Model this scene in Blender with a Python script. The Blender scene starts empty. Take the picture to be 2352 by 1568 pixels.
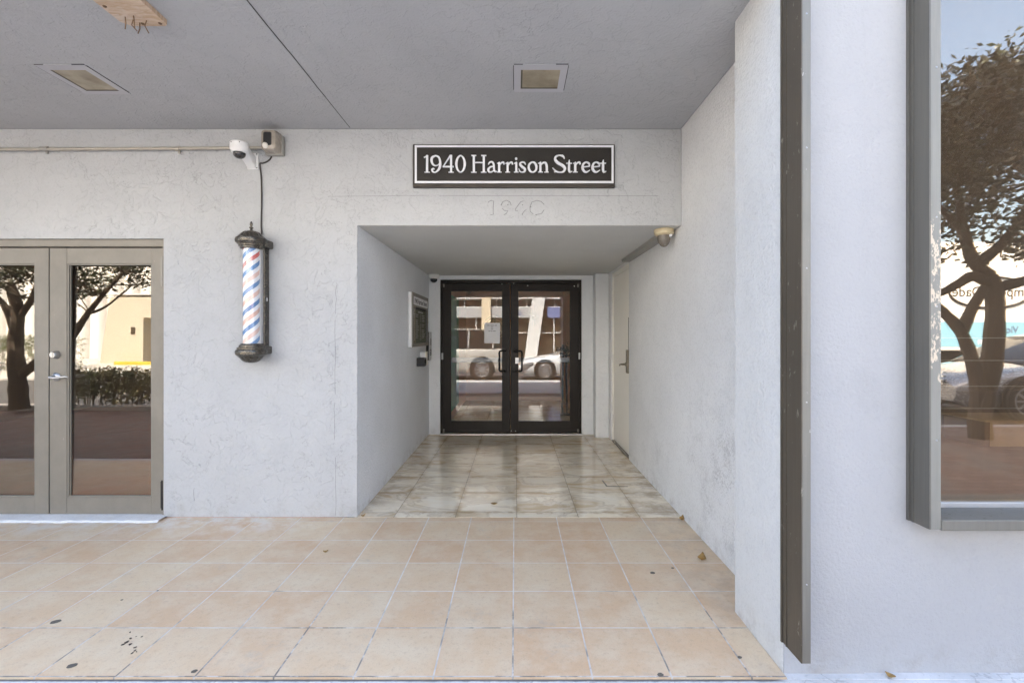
import bpy, bmesh, math, random
from mathutils import Vector, Matrix
R = math.radians
PI = math.pi

# ------------------------------------------------------------------ camera, sky, sun, exposure
SC = bpy.context.scene
COL = SC.collection
CAMZ = 1.35
FPX = 1098.0          # focal length in pixels of a 2352 px wide picture
cam_d = bpy.data.cameras.new('camera')
cam_d.sensor_width = 36.0
cam_d.lens = 36.0 * FPX / 2352.0
cam_d.shift_x = -7 / 2352.0
cam_d.shift_y = -14 / 2352.0
cam_d.clip_start = 0.05
cam_d.clip_end = 2000
cam = bpy.data.objects.new('camera', cam_d)
COL.objects.link(cam)
cam.location = (0, 0, CAMZ)
cam.rotation_euler = (R(90), 0, 0)
SC.camera = cam

SUN_EL, SUN_AZ = 58.0, -22.0      # azimuth from +Y (behind the building) towards +X
W = bpy.data.worlds.new("World")
SC.world = W
W.use_nodes = True
wn = W.node_tree
for n in list(wn.nodes):
    wn.nodes.remove(n)
wo = wn.nodes.new('ShaderNodeOutputWorld')
wb = wn.nodes.new('ShaderNodeBackground')
sky = wn.nodes.new('ShaderNodeTexSky')
sky.sky_type = 'NISHITA'
sky.sun_disc = False
sky.sun_elevation = R(SUN_EL)
sky.sun_rotation = R(SUN_AZ)
sky.air_density = 1.0
sky.dust_density = 4.0
sky.ozone_density = 1.0
wn.links.new(sky.outputs[0], wb.inputs[0])
wn.links.new(wb.outputs[0], wo.inputs[0])
wb.inputs[1].default_value = 0.15

sun_d = bpy.data.lights.new('sun', 'SUN')
sun_d.energy = 5.0
sun_d.angle = R(0.5)
sun_d.color = (1.0, 0.95, 0.86)
sun = bpy.data.objects.new('sun', sun_d)
COL.objects.link(sun)
sdir = Vector((math.sin(R(SUN_AZ)) * math.cos(R(SUN_EL)), math.cos(R(SUN_AZ)) * math.cos(R(SUN_EL)), math.sin(R(SUN_EL))))
sun.rotation_euler = sdir.to_track_quat('Z', 'Y').to_euler()
sun.location = (0, 30, 40)

SC.view_settings.view_transform = 'Standard'
SC.view_settings.look = 'None'
SC.view_settings.exposure = 2.55
SC.view_settings.gamma = 1.0
SC.render.engine = 'CYCLES'
SC.cycles.max_bounces = 14
SC.cycles.diffuse_bounces = 10
SC.cycles.glossy_bounces = 6
SC.cycles.transparent_max_bounces = 16
SC.cycles.caustics_reflective = False
SC.cycles.caustics_refractive = False
SC.cycles.sample_clamp_indirect = 8.0
SC.cycles.use_denoising = True

# ------------------------------------------------------------------ node helper
class NT:
    def __init__(s, name):
        s.mat = bpy.data.materials.new(name)
        s.mat.use_nodes = True
        s.t = s.mat.node_tree
        for n in list(s.t.nodes):
            s.t.nodes.remove(n)
        s.out = s.t.nodes.new('ShaderNodeOutputMaterial')
        s._pos = None
    def node(s, typ, **kw):
        n = s.t.nodes.new(typ)
        for k, v in kw.items():
            setattr(n, k, v)
        return n
    def put(s, sock, v):
        if v is None:
            return
        if isinstance(v, bpy.types.NodeSocket):
            s.t.links.new(v, sock)
        elif isinstance(v, (tuple, list)) and len(v) == 3 and sock.type == 'RGBA':
            sock.default_value = (*v, 1)
        else:
            sock.default_value = v
    def pos(s):
        if s._pos is None:
            s._pos = s.node('ShaderNodeNewGeometry').outputs['Position']
        return s._pos
    def obj(s):
        return s.node('ShaderNodeTexCoord').outputs['Object']
    def xyz(s, vec=None):
        n = s.node('ShaderNodeSeparateXYZ')
        s.put(n.inputs[0], vec or s.pos())
        return n.outputs
    def vec(s, x, y, z):
        n = s.node('ShaderNodeCombineXYZ')
        for i, v in enumerate((x, y, z)):
            s.put(n.inputs[i], v)
        return n.outputs[0]
    def mapping(s, vec, loc=(0, 0, 0), sc=(1, 1, 1), rot=(0, 0, 0)):
        n = s.node('ShaderNodeMapping')
        s.put(n.inputs[0], vec)
        n.inputs[1].default_value = loc
        n.inputs[2].default_value = rot
        n.inputs[3].default_value = sc
        return n.outputs[0]
    def noise(s, scale, detail=2.0, rough=0.5, vec=None, dist=0.0):
        n = s.node('ShaderNodeTexNoise')
        s.put(n.inputs['Vector'], vec or s.pos())
        n.inputs['Scale'].default_value = scale
        n.inputs['Detail'].default_value = detail
        n.inputs['Roughness'].default_value = rough
        n.inputs['Distortion'].default_value = dist
        return n.outputs['Fac']
    def math(s, op, a, b=0.0, c=None):
        n = s.node('ShaderNodeMath', operation=op)
        s.put(n.inputs[0], a)
        s.put(n.inputs[1], b)
        if c is not None:
            s.put(n.inputs[2], c)
        return n.outputs[0]
    def step(s, v, a, b, o0=0.0, o1=1.0):
        n = s.node('ShaderNodeMapRange', interpolation_type='SMOOTHSTEP')
        s.put(n.inputs[0], v)
        for i, q in enumerate((a, b, o0, o1)):
            n.inputs[i + 1].default_value = q
        return n.outputs[0]
    def mix(s, f, a, b, blend='MIX'):
        n = s.node('ShaderNodeMix', data_type='RGBA', blend_type=blend)
        s.put(n.inputs[0], f)
        s.put(n.inputs[6], a)
        s.put(n.inputs[7], b)
        return n.outputs[2]
    def bump(s, h, strength=0.3, dist=0.003, normal=None):
        n = s.node('ShaderNodeBump')
        n.inputs['Strength'].default_value = strength
        n.inputs['Distance'].default_value = dist
        s.put(n.inputs['Height'], h)
        if normal is not None:
            s.put(n.inputs['Normal'], normal)
        return n.outputs[0]
    def pbr(s, color, rough=0.5, metal=0.0, normal=None, coat=0.0, spec=0.5, trans=0.0):
        p = s.node('ShaderNodeBsdfPrincipled')
        s.put(p.inputs['Base Color'], color)
        s.put(p.inputs['Roughness'], rough)
        s.put(p.inputs['Metallic'], metal)
        s.put(p.inputs['Specular IOR Level'], spec)
        p.inputs['Coat Weight'].default_value = coat
        p.inputs['Coat Roughness'].default_value = 0.04
        p.inputs['Transmission Weight'].default_value = trans
        if normal is not None:
            s.put(p.inputs['Normal'], normal)
        s.t.links.new(p.outputs[0], s.out.inputs[0])
        return s.mat

def plain(name, col, rough=0.5, metal=0.0, var=0.12, scale=14.0, coat=0.0, bump=0.0, bscale=120.0, spec=0.5):
    m = NT(name)
    o = m.obj()
    f = m.noise(scale, 4, 0.6, vec=o)
    c = m.mix(f, tuple(k * (1 - var) for k in col), tuple(min(1, k * (1 + var)) for k in col))
    r = m.step(m.noise(scale * 2.3, 3, 0.6, vec=o), 0.2, 0.8, max(0.02, rough - 0.08), min(1, rough + 0.08))
    nrm = m.bump(m.noise(bscale, 2, 0.6, vec=o), bump, 0.002) if bump else None
    return m.pbr(c, r, metal, nrm, coat, spec)

def glass_mat(name, tint, refl, facing=0.5, wave=0.0, rcol=(1, 1, 1), dust=0.0, dcol=(0.5, 0.43, 0.33)):
    m = NT(name)
    tr = m.node('ShaderNodeBsdfTransparent')
    m.put(tr.inputs[0], tint)
    gl = m.node('ShaderNodeBsdfGlossy')
    m.put(gl.inputs[0], rcol)
    gl.inputs['Roughness'].default_value = 0.0
    if wave:
        m.put(gl.inputs['Normal'], m.bump(m.noise(1.3, 1, 0.4), wave, 0.01))
    lw = m.node('ShaderNodeLayerWeight')
    lw.inputs[0].default_value = 0.25
    f = m.math('MULTIPLY_ADD', m.math('POWER', lw.outputs['Facing'], 3.0), facing, refl)
    mx = m.node('ShaderNodeMixShader')
    m.put(mx.inputs[0], f)
    m.t.links.new(tr.outputs[0], mx.inputs[1])
    m.t.links.new(gl.outputs[0], mx.inputs[2])
    if dust:
        df = m.node('ShaderNodeBsdfDiffuse')
        m.put(df.inputs[0], dcol)
        smear = m.noise(4.0, 6, 0.75, vec=m.mapping(m.pos(), sc=(2.0, 1.0, 0.5)))
        speck = m.step(m.noise(240, 2, 0.6), 0.68, 0.75)
        fd = m.math('ADD', m.step(smear, 0.25, 0.75, dust * 0.75, dust * 1.25), m.math('MULTIPLY', speck, dust * 0.8))
        m2 = m.node('ShaderNodeMixShader')
        m.put(m2.inputs[0], fd)
        m.t.links.new(mx.outputs[0], m2.inputs[1])
        m.t.links.new(df.outputs[0], m2.inputs[2])
        mx = m2
    m.t.links.new(mx.outputs[0], m.out.inputs[0])
    return m.mat

def stucco(name, col, line=1.0, peel=0.0, scale=10.0, dirt=None, patch=0.05):
    """knock-down plaster: curly trowel edges, raised plateaus, fine grain; dirt = (centre, radius, strength)"""
    m = NT(name)
    p = m.pos()
    n1 = m.noise(scale, 4, 0.52, dist=0.5)
    n2 = m.noise(scale * 0.62, 3, 0.55, vec=m.mapping(p, (13.1, 7.7, 3.2)), dist=0.5)
    mask = m.step(m.noise(1.9, 3, 0.65, vec=m.mapping(p, (3.1, 1.2, 8.8))), 0.42, 0.60)
    l1 = m.step(m.math('ABSOLUTE', m.math('SUBTRACT', n1, 0.53)), 0.0008, 0.0060, 1.0, 0.0)
    l2 = m.step(m.math('ABSOLUTE', m.math('SUBTRACT', n2, 0.47)), 0.001, 0.006, 1.0, 0.0)
    brk = m.step(m.noise(11.0, 2, 0.5, vec=m.mapping(p, (5, 5, 5))), 0.40, 0.52)
    ln = m.math('MULTIPLY', m.math('MULTIPLY', m.math('MAXIMUM', l1, m.math('MULTIPLY', l2, 0.7)), brk), m.math('MULTIPLY_ADD', mask, 0.85, 0.12))
    ln = m.math('MULTIPLY', ln, line)
    plate = m.math('ADD', m.step(n1, 0.50, 0.535), m.math('MULTIPLY', m.step(n2, 0.45, 0.48), 0.7))
    grain = m.noise(70, 3, 0.6)
    fine = m.noise(260, 2, 0.6)
    h = m.math('ADD', m.math('MULTIPLY', plate, 0.48 * line), m.math('MULTIPLY', ln, -0.45))
    h = m.math('ADD', h, m.math('MULTIPLY', grain, 0.5 + 1.9 * peel))
    h = m.math('ADD', h, m.math('MULTIPLY', fine, 0.12))
    big = m.noise(0.9, 4, 0.6)
    c = m.mix(m.step(big, 0.3, 0.7), tuple(k * (1 - patch) for k in col), tuple(min(1, k * (1 + patch)) for k in col))
    c = m.mix(m.math('MULTIPLY', m.step(m.noise(3.7, 5, 0.7, vec=m.mapping(p, (2, 9, 4))), 0.52, 0.72), 0.16), c, tuple(k * 0.72 for k in col))
    c = m.mix(m.math('MULTIPLY', ln, 0.42), c, tuple(k * 0.30 for k in col))
    # grime rising from the floor, broken up
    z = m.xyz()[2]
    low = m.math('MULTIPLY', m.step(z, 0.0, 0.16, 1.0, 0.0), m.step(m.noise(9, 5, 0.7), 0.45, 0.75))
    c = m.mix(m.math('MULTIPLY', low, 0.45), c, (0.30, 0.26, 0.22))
    if dirt:
        for cen, rad, st in dirt:
            dv = m.node('ShaderNodeVectorMath', operation='DISTANCE')
            m.put(dv.inputs[0], m.mapping(p, sc=(1, 1, 1)))
            dv.inputs[1].default_value = cen
            dm = m.step(dv.outputs['Value'], rad * 0.2, rad, 1.0, 0.0)
            dn = m.step(m.math('ADD', m.noise(5, 5, 0.7), m.math('MULTIPLY', m.noise(90, 3, 0.7), 0.9)), 0.90, 1.25)
            c = m.mix(m.math('MULTIPLY', m.math('MULTIPLY', dm, dn), st), c, (0.22, 0.21, 0.20))
    pit = m.step(m.math('ADD', m.math('MULTIPLY', grain, 0.6), m.math('MULTIPLY', m.noise(130, 3, 0.7), 0.4)), 0.36, 0.52, 1.0, 0.0)  # pits darkened in the colour so the grain's relief reads as shaded
    c = m.mix(m.math('MULTIPLY', pit, 0.05 + 0.26 * peel), c, tuple(k * 0.55 for k in col))
    return m.pbr(c, 0.82, 0, m.bump(h, 0.85, 0.0055), spec=0.3)

# ------------------------------------------------------------------ mesh builder
ORG = {}
class MB:
    def __init__(s):
        s.b = bmesh.new()
    def face(s, pts):
        try:
            return s.b.faces.new([s.b.verts.new(p) for p in pts])
        except ValueError:
            return None
    def box(s, x0, x1, y0, y1, z0, z1):
        v = [s.b.verts.new((x, y, z)) for z in (z0, z1) for x, y in ((x0, y0), (x1, y0), (x1, y1), (x0, y1))]
        for q in ((3, 2, 1, 0), (4, 5, 6, 7), (0, 1, 5, 4), (1, 2, 6, 5), (2, 3, 7, 6), (3, 0, 4, 7)):
            s.b.faces.new([v[i] for i in q])
        return s
    def obox(s, c, size, rot):
        """box centred at c with half sizes, rotated by matrix rot"""
        v = [s.b.verts.new(Vector(c) + rot @ Vector((size[0] * a, size[1] * b_, size[2] * d))) for d in (-1, 1) for a, b_ in ((-1, -1), (1, -1), (1, 1), (-1, 1))]
        for q in ((3, 2, 1, 0), (4, 5, 6, 7), (0, 1, 5, 4), (1, 2, 6, 5), (2, 3, 7, 6), (3, 0, 4, 7)):
            s.b.faces.new([v[i] for i in q])
        return s
    def prism(s, poly, fn, d0, d1):
        """poly in 2D, fn(u,v,d)->xyz, extruded d0..d1"""
        a = [s.b.verts.new(fn(u, v, d0)) for u, v in poly]
        c = [s.b.verts.new(fn(u, v, d1)) for u, v in poly]
        n = len(poly)
        s.b.faces.new(list(reversed(a)))
        s.b.faces.new(c)
        for i in range(n):
            s.b.faces.new((a[i], a[(i + 1) % n], c[(i + 1) % n], c[i]))
        return s
    def ring_loft(s, rings, cap=True, closed=True):
        vs = [[s.b.verts.new(p) for p in r] for r in rings]
        n = len(vs[0])
        for i in range(len(vs) - 1):
            for j in range(n if closed else n - 1):
                s.b.faces.new((vs[i][j], vs[i][(j + 1) % n], vs[i + 1][(j + 1) % n], vs[i + 1][j]))
        if cap:
            s.b.faces.new(list(reversed(vs[0])))
            s.b.faces.new(vs[-1])
        return s
    def tube(s, pts, rad, seg=10, cap=True):
        pts = [Vector(p) for p in pts]
        rads = rad if isinstance(rad, (list, tuple)) else [rad] * len(pts)
        rings = []
        ref = None
        for i, p in enumerate(pts):
            t = (pts[min(i + 1, len(pts) - 1)] - pts[max(i - 1, 0)]).normalized()
            if ref is None:
                ref = Vector((0, 0, 1)) if abs(t.z) < 0.9 else Vector((1, 0, 0))
            u = t.cross(ref)
            if u.length < 1e-4:
                u = t.cross(Vector((0, 1, 0)))
            u.normalize()
            v = t.cross(u).normalized()
            ref = -v if False else u.cross(t)
            rings.append([p + (u * math.cos(a) + v * math.sin(a)) * rads[i] for a in [2 * PI * k / seg for k in range(seg)]])
        return s.ring_loft(rings, cap)
    def lathe(s, prof, c, axis='Z', seg=28, flute=None):
        """prof: (r, h) list along axis"""
        rings = []
        for r, h in prof:
            ring = []
            for k in range(seg):
                a = 2 * PI * k / seg
                rr = max(r, 1e-4)
                if flute:
                    rr *= 1 + flute(h) * (abs(math.cos(a * 6)) - 0.5)
                q = (rr * math.cos(a), rr * math.sin(a))
                if axis == 'Z':
                    ring.append((c[0] + q[0], c[1] + q[1], c[2] + h))
                elif axis == 'Y':
                    ring.append((c[0] + q[0], c[1] + h, c[2] - q[1]))
                else:
                    ring.append((c[0] + h, c[1] + q[0], c[2] + q[1]))
            rings.append(ring)
        return s.ring_loft(rings)
    def lean(s, ang):
        """lean the shape back at the top by ang degrees about its own middle"""
        zs = [v.co.z for v in s.b.verts]
        zc = (min(zs) + max(zs)) / 2
        for v in s.b.verts:
            v.co.y += (v.co.z - zc) * math.tan(R(ang))
        return s
    def build(s, name, mat, parent=None, smooth=False, bevel=0.0, origin=None, seg=2):
        b = s.b
        bmesh.ops.recalc_face_normals(b, faces=b.faces[:])
        if parent is not None:
            og = ORG[parent.name]
        elif origin is not None:
            og = Vector(origin)
        else:
            xs = [v.co for v in b.verts]
            mn = Vector((min(v.x for v in xs), min(v.y for v in xs), min(v.z for v in xs)))
            mx = Vector((max(v.x for v in xs), max(v.y for v in xs), max(v.z for v in xs)))
            og = Vector(((mn.x + mx.x) / 2, (mn.y + mx.y) / 2, mn.z))
        for v in b.verts:
            v.co = v.co - og
        me = bpy.data.meshes.new(name)
        b.to_mesh(me)
        b.free()
        me.materials.append(mat)
        if smooth:
            me.polygons.foreach_set('use_smooth', [True] * len(me.polygons))
            try:
                me.set_sharp_from_angle(angle=R(38))
            except Exception:
                pass
        o = bpy.data.objects.new(name, me)
        COL.objects.link(o)
        if parent is not None:
            o.parent = parent
        else:
            o.location = og
        ORG[o.name] = og.copy()
        if bevel:
            bv = o.modifiers.new('bevel', 'BEVEL')
            bv.width = bevel
            bv.segments = seg
            bv.limit_method = 'ANGLE'
            bv.angle_limit = R(35)
        return o

def tag(o, label, cat, group=None):
    o['label'] = label
    o['category'] = cat
    if group:
        o['group'] = group
    return o
def struct(o):
    o['kind'] = 'structure'
    return o
def stuff(o):
    o['kind'] = 'stuff'
    return o
def thing(name, label, cat, loc, group=None):
    o = bpy.data.objects.new(name, None)
    o.empty_display_size = 0.1
    COL.objects.link(o)
    o.location = loc
    ORG[o.name] = Vector(loc)
    return tag(o, label, cat, group)
def dup(root, loc, rotz=0.0, label=None):
    def cp(o, par):
        c = o.copy()
        COL.objects.link(c)
        c.parent = par
        for ch in o.children:
            cp(ch, c)
        return c
    r = cp(root, None)
    r.location = loc
    r.rotation_euler = (0, 0, rotz)
    if label:
        r['label'] = label
    return r
def text_mb(s, size, place, depth=0.002, bold=0.0, align='CENTER'):
    """lettering as a mesh: place(u, v, d) maps text units to the world"""
    cu = bpy.data.curves.new('lettering', 'FONT')
    cu.body = s
    cu.size = size
    cu.align_x = align
    cu.extrude = depth
    cu.offset = bold
    ob = bpy.data.objects.new('lettering', cu)
    COL.objects.link(ob)
    dg = bpy.context.evaluated_depsgraph_get()
    me = bpy.data.meshes.new_from_object(ob.evaluated_get(dg))
    mb = MB()
    mb.b.from_mesh(me)
    for v in mb.b.verts:
        v.co = Vector(place(v.co.x, v.co.y, v.co.z))
    bpy.data.objects.remove(ob)
    bpy.data.curves.remove(cu)
    bpy.data.meshes.remove(me)
    return mb

def P(px, py, d):            # point of the picture (2352 wide) at depth d, used to read sizes off the planes
    return Vector(((px - 1183) * d / FPX, d, CAMZ - (py - 770) * d / FPX))
def X(px, d):
    return (px - 1183) * d / FPX
def Z(py, d):
    return CAMZ - (py - 770) * d / FPX

# ------------------------------------------------------------------ materials
WALLC = (0.478, 0.486, 0.490)
M = {}
M['stucco'] = stucco('trowelled_stucco', WALLC, line=0.92, peel=0.2)
M['stucco_soffit'] = stucco('soffit_stucco', (0.45, 0.455, 0.465), line=0.5, scale=14.0)
M['stucco_recess'] = stucco('recess_stucco', (0.80, 0.83, 0.875), line=0.12, peel=0.95)
M['stucco_right'] = stucco('side_wall_stucco', (0.78, 0.785, 0.78), line=0.10, peel=0.85,
                           dirt=[((1.235, 3.0, 0.52), 0.75, 0.34), ((1.235, 2.7, 0.42), 0.5, 0.40), ((1.235, 4.2, 0.30), 0.5, 0.25)])
M['stucco_back'] = stucco('back_wall_stucco', (0.76, 0.78, 0.80), line=0.6, scale=9.0)
M['stucco_pilaster'] = stucco('pilaster_stucco', (0.68, 0.685, 0.67), line=0.35, peel=0.45, scale=9.0)
M['stucco_street'] = stucco('smooth_street_stucco', (0.425, 0.430, 0.440), line=0.10, peel=0.12, scale=4.0, patch=0.025)
M['recess_ceiling'] = stucco('recess_ceiling_paint', (0.58, 0.58, 0.56), line=0.03, peel=0.06, scale=5.0)

def tile_floor():
    m = NT('terracotta_tile')
    p = m.mapping(m.pos(), (0.009 + 0.315 * 60, -1.895 + 0.315 * 20, 0))
    br = m.node('ShaderNodeTexBrick')
    br.offset = 0.0
    br.squash = 1.0
    m.put(br.inputs['Vector'], p)
    br.inputs['Color1'].default_value = (0, 0, 0, 1)
    br.inputs['Color2'].default_value = (1, 1, 1, 1)
    br.inputs['Mortar'].default_value = (0.5, 0.5, 0.5, 1)
    br.inputs['Scale'].default_value = 1.0
    br.inputs['Mortar Size'].default_value = 0.0040
    br.inputs['Mortar Smooth'].default_value = 0.25
    br.inputs['Brick Width'].default_value = 0.315
    br.inputs['Row Height'].default_value = 0.315
    rnd = m.node('ShaderNodeSeparateColor')
    m.put(rnd.inputs[0], br.outputs['Color'])
    rnd = rnd.outputs[0]
    n1 = m.noise(5.5, 5, 0.65)
    n2 = m.noise(38, 4, 0.7)
    n3 = m.noise(170, 2, 0.6)
    c = m.mix(rnd, (0.64, 0.445, 0.275), (0.70, 0.555, 0.375))
    c = m.mix(m.math('MULTIPLY', m.step(n1, 0.35, 0.7), 0.6), c, (0.73, 0.635, 0.475))
    c = m.mix(m.math('MULTIPLY', m.step(n2, 0.50, 0.75), 0.50), c, (0.50, 0.36, 0.24))
    c = m.mix(m.math('MULTIPLY', m.step(n3, 0.55, 0.75), 0.50), c, (0.38, 0.29, 0.21))
    # orange halo along the tile edges
    br2 = m.node('ShaderNodeTexBrick')
    br2.offset = 0.0
    m.put(br2.inputs['Vector'], p)
    br2.inputs['Scale'].default_value = 1.0
    br2.inputs['Mortar Size'].default_value = 0.022
    br2.inputs['Mortar Smooth'].default_value = 1.0
    br2.inputs['Brick Width'].default_value = 0.315
    br2.inputs['Row Height'].default_value = 0.315
    c = m.mix(m.math('MULTIPLY', m.math('MULTIPLY', br2.outputs['Fac'], m.step(m.noise(2.6, 3, 0.6), 0.45, 0.65)), 0.55), c, (0.66, 0.41, 0.22))
    # whitish wash near the wall on the left, grey scuffs
    xyz = m.xyz()
    wash = m.math('MULTIPLY', m.math('MULTIPLY', m.step(xyz[1], 3.05, 3.5), m.step(xyz[0], -1.2, -1.8)), m.step(m.noise(7, 5, 0.7), 0.42, 0.62))
    c = m.mix(m.math('MULTIPLY', wash, 0.6), c, (0.78, 0.77, 0.75))
    sc = m.step(m.noise(3.1, 6, 0.75, vec=m.mapping(m.pos(), (9, 4, 0))), 0.58, 0.72)
    c = m.mix(m.math('MULTIPLY', sc, 0.42), c, (0.44, 0.40, 0.35))
    rightd = m.math('MULTIPLY', m.step(xyz[0], 0.7, 1.2), m.step(m.noise(4, 4, 0.7), 0.4, 0.65))
    c = m.mix(m.math('MULTIPLY', rightd, 0.35), c, (0.33, 0.26, 0.21))
    g = m.mix(m.step(m.math('ADD', m.noise(1.7, 4, 0.7), m.math('MULTIPLY', xyz[1], -0.22)), -0.08, 0.12), (0.74, 0.71, 0.66), (0.24, 0.215, 0.19))
    g = m.mix(m.step(m.noise(14, 3, 0.6), 0.45, 0.6), g, (0.66, 0.61, 0.56))
    mort = br.outputs['Fac']
    c = m.mix(mort, c, g)
    h = m.math('ADD', m.math('MULTIPLY', mort, -1.0), m.math('MULTIPLY', n2, 0.18))
    rough = m.step(m.noise(9, 3, 0.6), 0.3, 0.7, 0.38, 0.55)
    return m.pbr(c, rough, 0, m.bump(h, 0.5, 0.003), spec=0.42)
M['tile'] = tile_floor()

def marble_floor():
    m = NT('polished_travertine')
    p = m.mapping(m.pos(), (-0.013 + 0.4575 * 20, -4.105 + 0.4575 * 20, 0))
    br = m.node('ShaderNodeTexBrick')
    br.offset = 0.0
    m.put(br.inputs['Vector'], p)
    br.inputs['Color1'].default_value = (0, 0, 0, 1)
    br.inputs['Color2'].default_value = (1, 1, 1, 1)
    br.inputs['Scale'].default_value = 1.0
    br.inputs['Mortar Size'].default_value = 0.0022
    br.inputs['Mortar Smooth'].default_value = 0.2
    br.inputs['Brick Width'].default_value = 0.4575
    br.inputs['Row Height'].default_value = 0.4575
    rn = m.node('ShaderNodeSeparateColor')
    m.put(rn.inputs[0], br.outputs['Color'])
    rnd = rn.outputs[0]
    # each tile its own cut of stone
    off = m.vec(m.math('MULTIPLY', rnd, 17.0), m.math('MULTIPLY', rnd, 41.0), m.math('MULTIPLY', rnd, 9.0))
    va = m.node('ShaderNodeVectorMath', operation='ADD')
    m.put(va.inputs[0], m.pos())
    m.put(va.inputs[1], off)
    v = m.mapping(va.outputs[0], rot=(0, 0, 0.5), sc=(1.0, 2.3, 1.0))
    n1 = m.noise(1.5, 6, 0.58, vec=v, dist=1.3)
    n2 = m.noise(4.0, 6, 0.66, vec=v, dist=0.9)
    vein = m.step(m.math('ABSOLUTE', m.math('SUBTRACT', n1, 0.5)), 0.0, 0.045, 1.0, 0.0)
    c = m.mix(m.step(n2, 0.3, 0.75), (0.92, 0.85, 0.70), (0.86, 0.75, 0.55))
    c = m.mix(m.math('MULTIPLY', m.step(n1, 0.48, 0.66), 0.72), c, (0.55, 0.385, 0.20))
    c = m.mix(m.math('MULTIPLY', vein, 0.45), c, (0.45, 0.34, 0.21))
    c = m.mix(m.math('MULTIPLY', m.step(m.noise(1.1, 5, 0.7), 0.52, 0.68), 0.40), c, (0.88, 0.85, 0.77))
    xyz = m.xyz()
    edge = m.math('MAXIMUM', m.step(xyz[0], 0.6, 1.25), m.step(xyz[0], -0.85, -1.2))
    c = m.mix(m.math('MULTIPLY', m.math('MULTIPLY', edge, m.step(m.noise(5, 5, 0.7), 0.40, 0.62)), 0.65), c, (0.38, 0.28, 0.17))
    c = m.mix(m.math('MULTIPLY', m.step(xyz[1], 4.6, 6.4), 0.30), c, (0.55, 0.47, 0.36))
    b3 = m.node('ShaderNodeTexBrick')
    b3.offset = 0.0
    m.put(b3.inputs['Vector'], p)
    b3.inputs['Scale'].default_value = 1.0
    b3.inputs['Mortar Size'].default_value = 0.05
    b3.inputs['Mortar Smooth'].default_value = 1.0
    b3.inputs['Brick Width'].default_value = 0.4575
    b3.inputs['Row Height'].default_value = 0.4575
    c = m.mix(m.math('MULTIPLY', m.math('MULTIPLY', b3.outputs['Fac'], m.step(m.noise(3.3, 5, 0.7), 0.42, 0.62)), 0.75), c, (0.42, 0.29, 0.15))
    c = m.mix(m.math('MULTIPLY', br.outputs['Fac'], 0.8), c, (0.24, 0.19, 0.14))
    rough = m.step(m.math('ADD', n2, m.math('MULTIPLY', m.noise(1.3, 3, 0.6), 0.5)), 0.4, 1.1, 0.05, 0.15)
    h = m.math('ADD', m.math('MULTIPLY', br.outputs['Fac'], -1.0), m.math('MULTIPLY', n2, 0.10))
    return m.pbr(c, rough, 0, m.bump(h, 0.15, 0.002), spec=0.75)
M['marble'] = marble_floor()

def concrete(name, a, b, dark=True):
    m = NT(name)
    n1 = m.noise(3.5, 6, 0.7)
    n2 = m.noise(60, 4, 0.7)
    c = m.mix(m.step(n1, 0.35, 0.65), a, b)
    c = m.mix(m.math('MULTIPLY', m.step(n2, 0.55, 0.7), 0.4), c, tuple(k * 0.55 for k in a))
    if dark:
        y = m.xyz()[1]
        w = m.math('ADD', y, m.math('MULTIPLY', m.noise(18, 4, 0.7), 0.012))
        c = m.mix(m.math('MULTIPLY', m.math('MULTIPLY', m.step(w, 1.876, 1.886), m.step(m.xyz()[0], 1.02, 1.08, 1.0, 0.0)), 0.9), c, (0.09, 0.085, 0.075))
        cr = m.step(m.math('ABSOLUTE', m.math('SUBTRACT', m.noise(1.6, 5, 0.6), 0.5)), 0.0015, 0.006, 1, 0)
        c = m.mix(m.math('MULTIPLY', cr, 0.25), c, (0.12, 0.11, 0.10))
    return m.pbr(c, 0.85, 0, m.bump(m.math('ADD', n2, n1), 0.35, 0.004), spec=0.3)
M['concrete'] = concrete('sidewalk_concrete', (0.58, 0.58, 0.575), (0.72, 0.72, 0.72))
M['kerb'] = concrete('kerb_concrete', (0.40, 0.39, 0.37), (0.50, 0.49, 0.47), False)
M['whitewash'] = concrete('painted_threshold_concrete', (0.74, 0.74, 0.73), (0.86, 0.86, 0.85), False)
M['asphalt'] = plain('asphalt', (0.075, 0.075, 0.078), 0.9, var=0.25, scale=3, bump=0.4)
M['ground'] = plain('ground_soil', (0.16, 0.15, 0.13), 0.95)
def pavers():
    m = NT('brick_pavers')
    br = m.node('ShaderNodeTexBrick')
    m.put(br.inputs['Vector'], m.mapping(m.pos(), (50, 50, 0)))
    br.inputs['Color1'].default_value = (0.17, 0.105, 0.085, 1)
    br.inputs['Color2'].default_value = (0.25, 0.165, 0.135, 1)
    br.inputs['Mortar'].default_value = (0.07, 0.06, 0.055, 1)
    br.inputs['Scale'].default_value = 1.0
    br.inputs['Mortar Size'].default_value = 0.006
    br.inputs['Brick Width'].default_value = 0.21
    br.inputs['Row Height'].default_value = 0.105
    c = m.mix(m.math('MULTIPLY', m.step(m.noise(1.1, 5, 0.7), 0.45, 0.62), 0.65), br.outputs['Color'], (0.20, 0.185, 0.165))
    return m.pbr(c, 0.8, 0, m.bump(m.math('MULTIPLY', br.outputs['Fac'], -1.0), 0.5, 0.006))
M['pavers'] = pavers()

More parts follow.
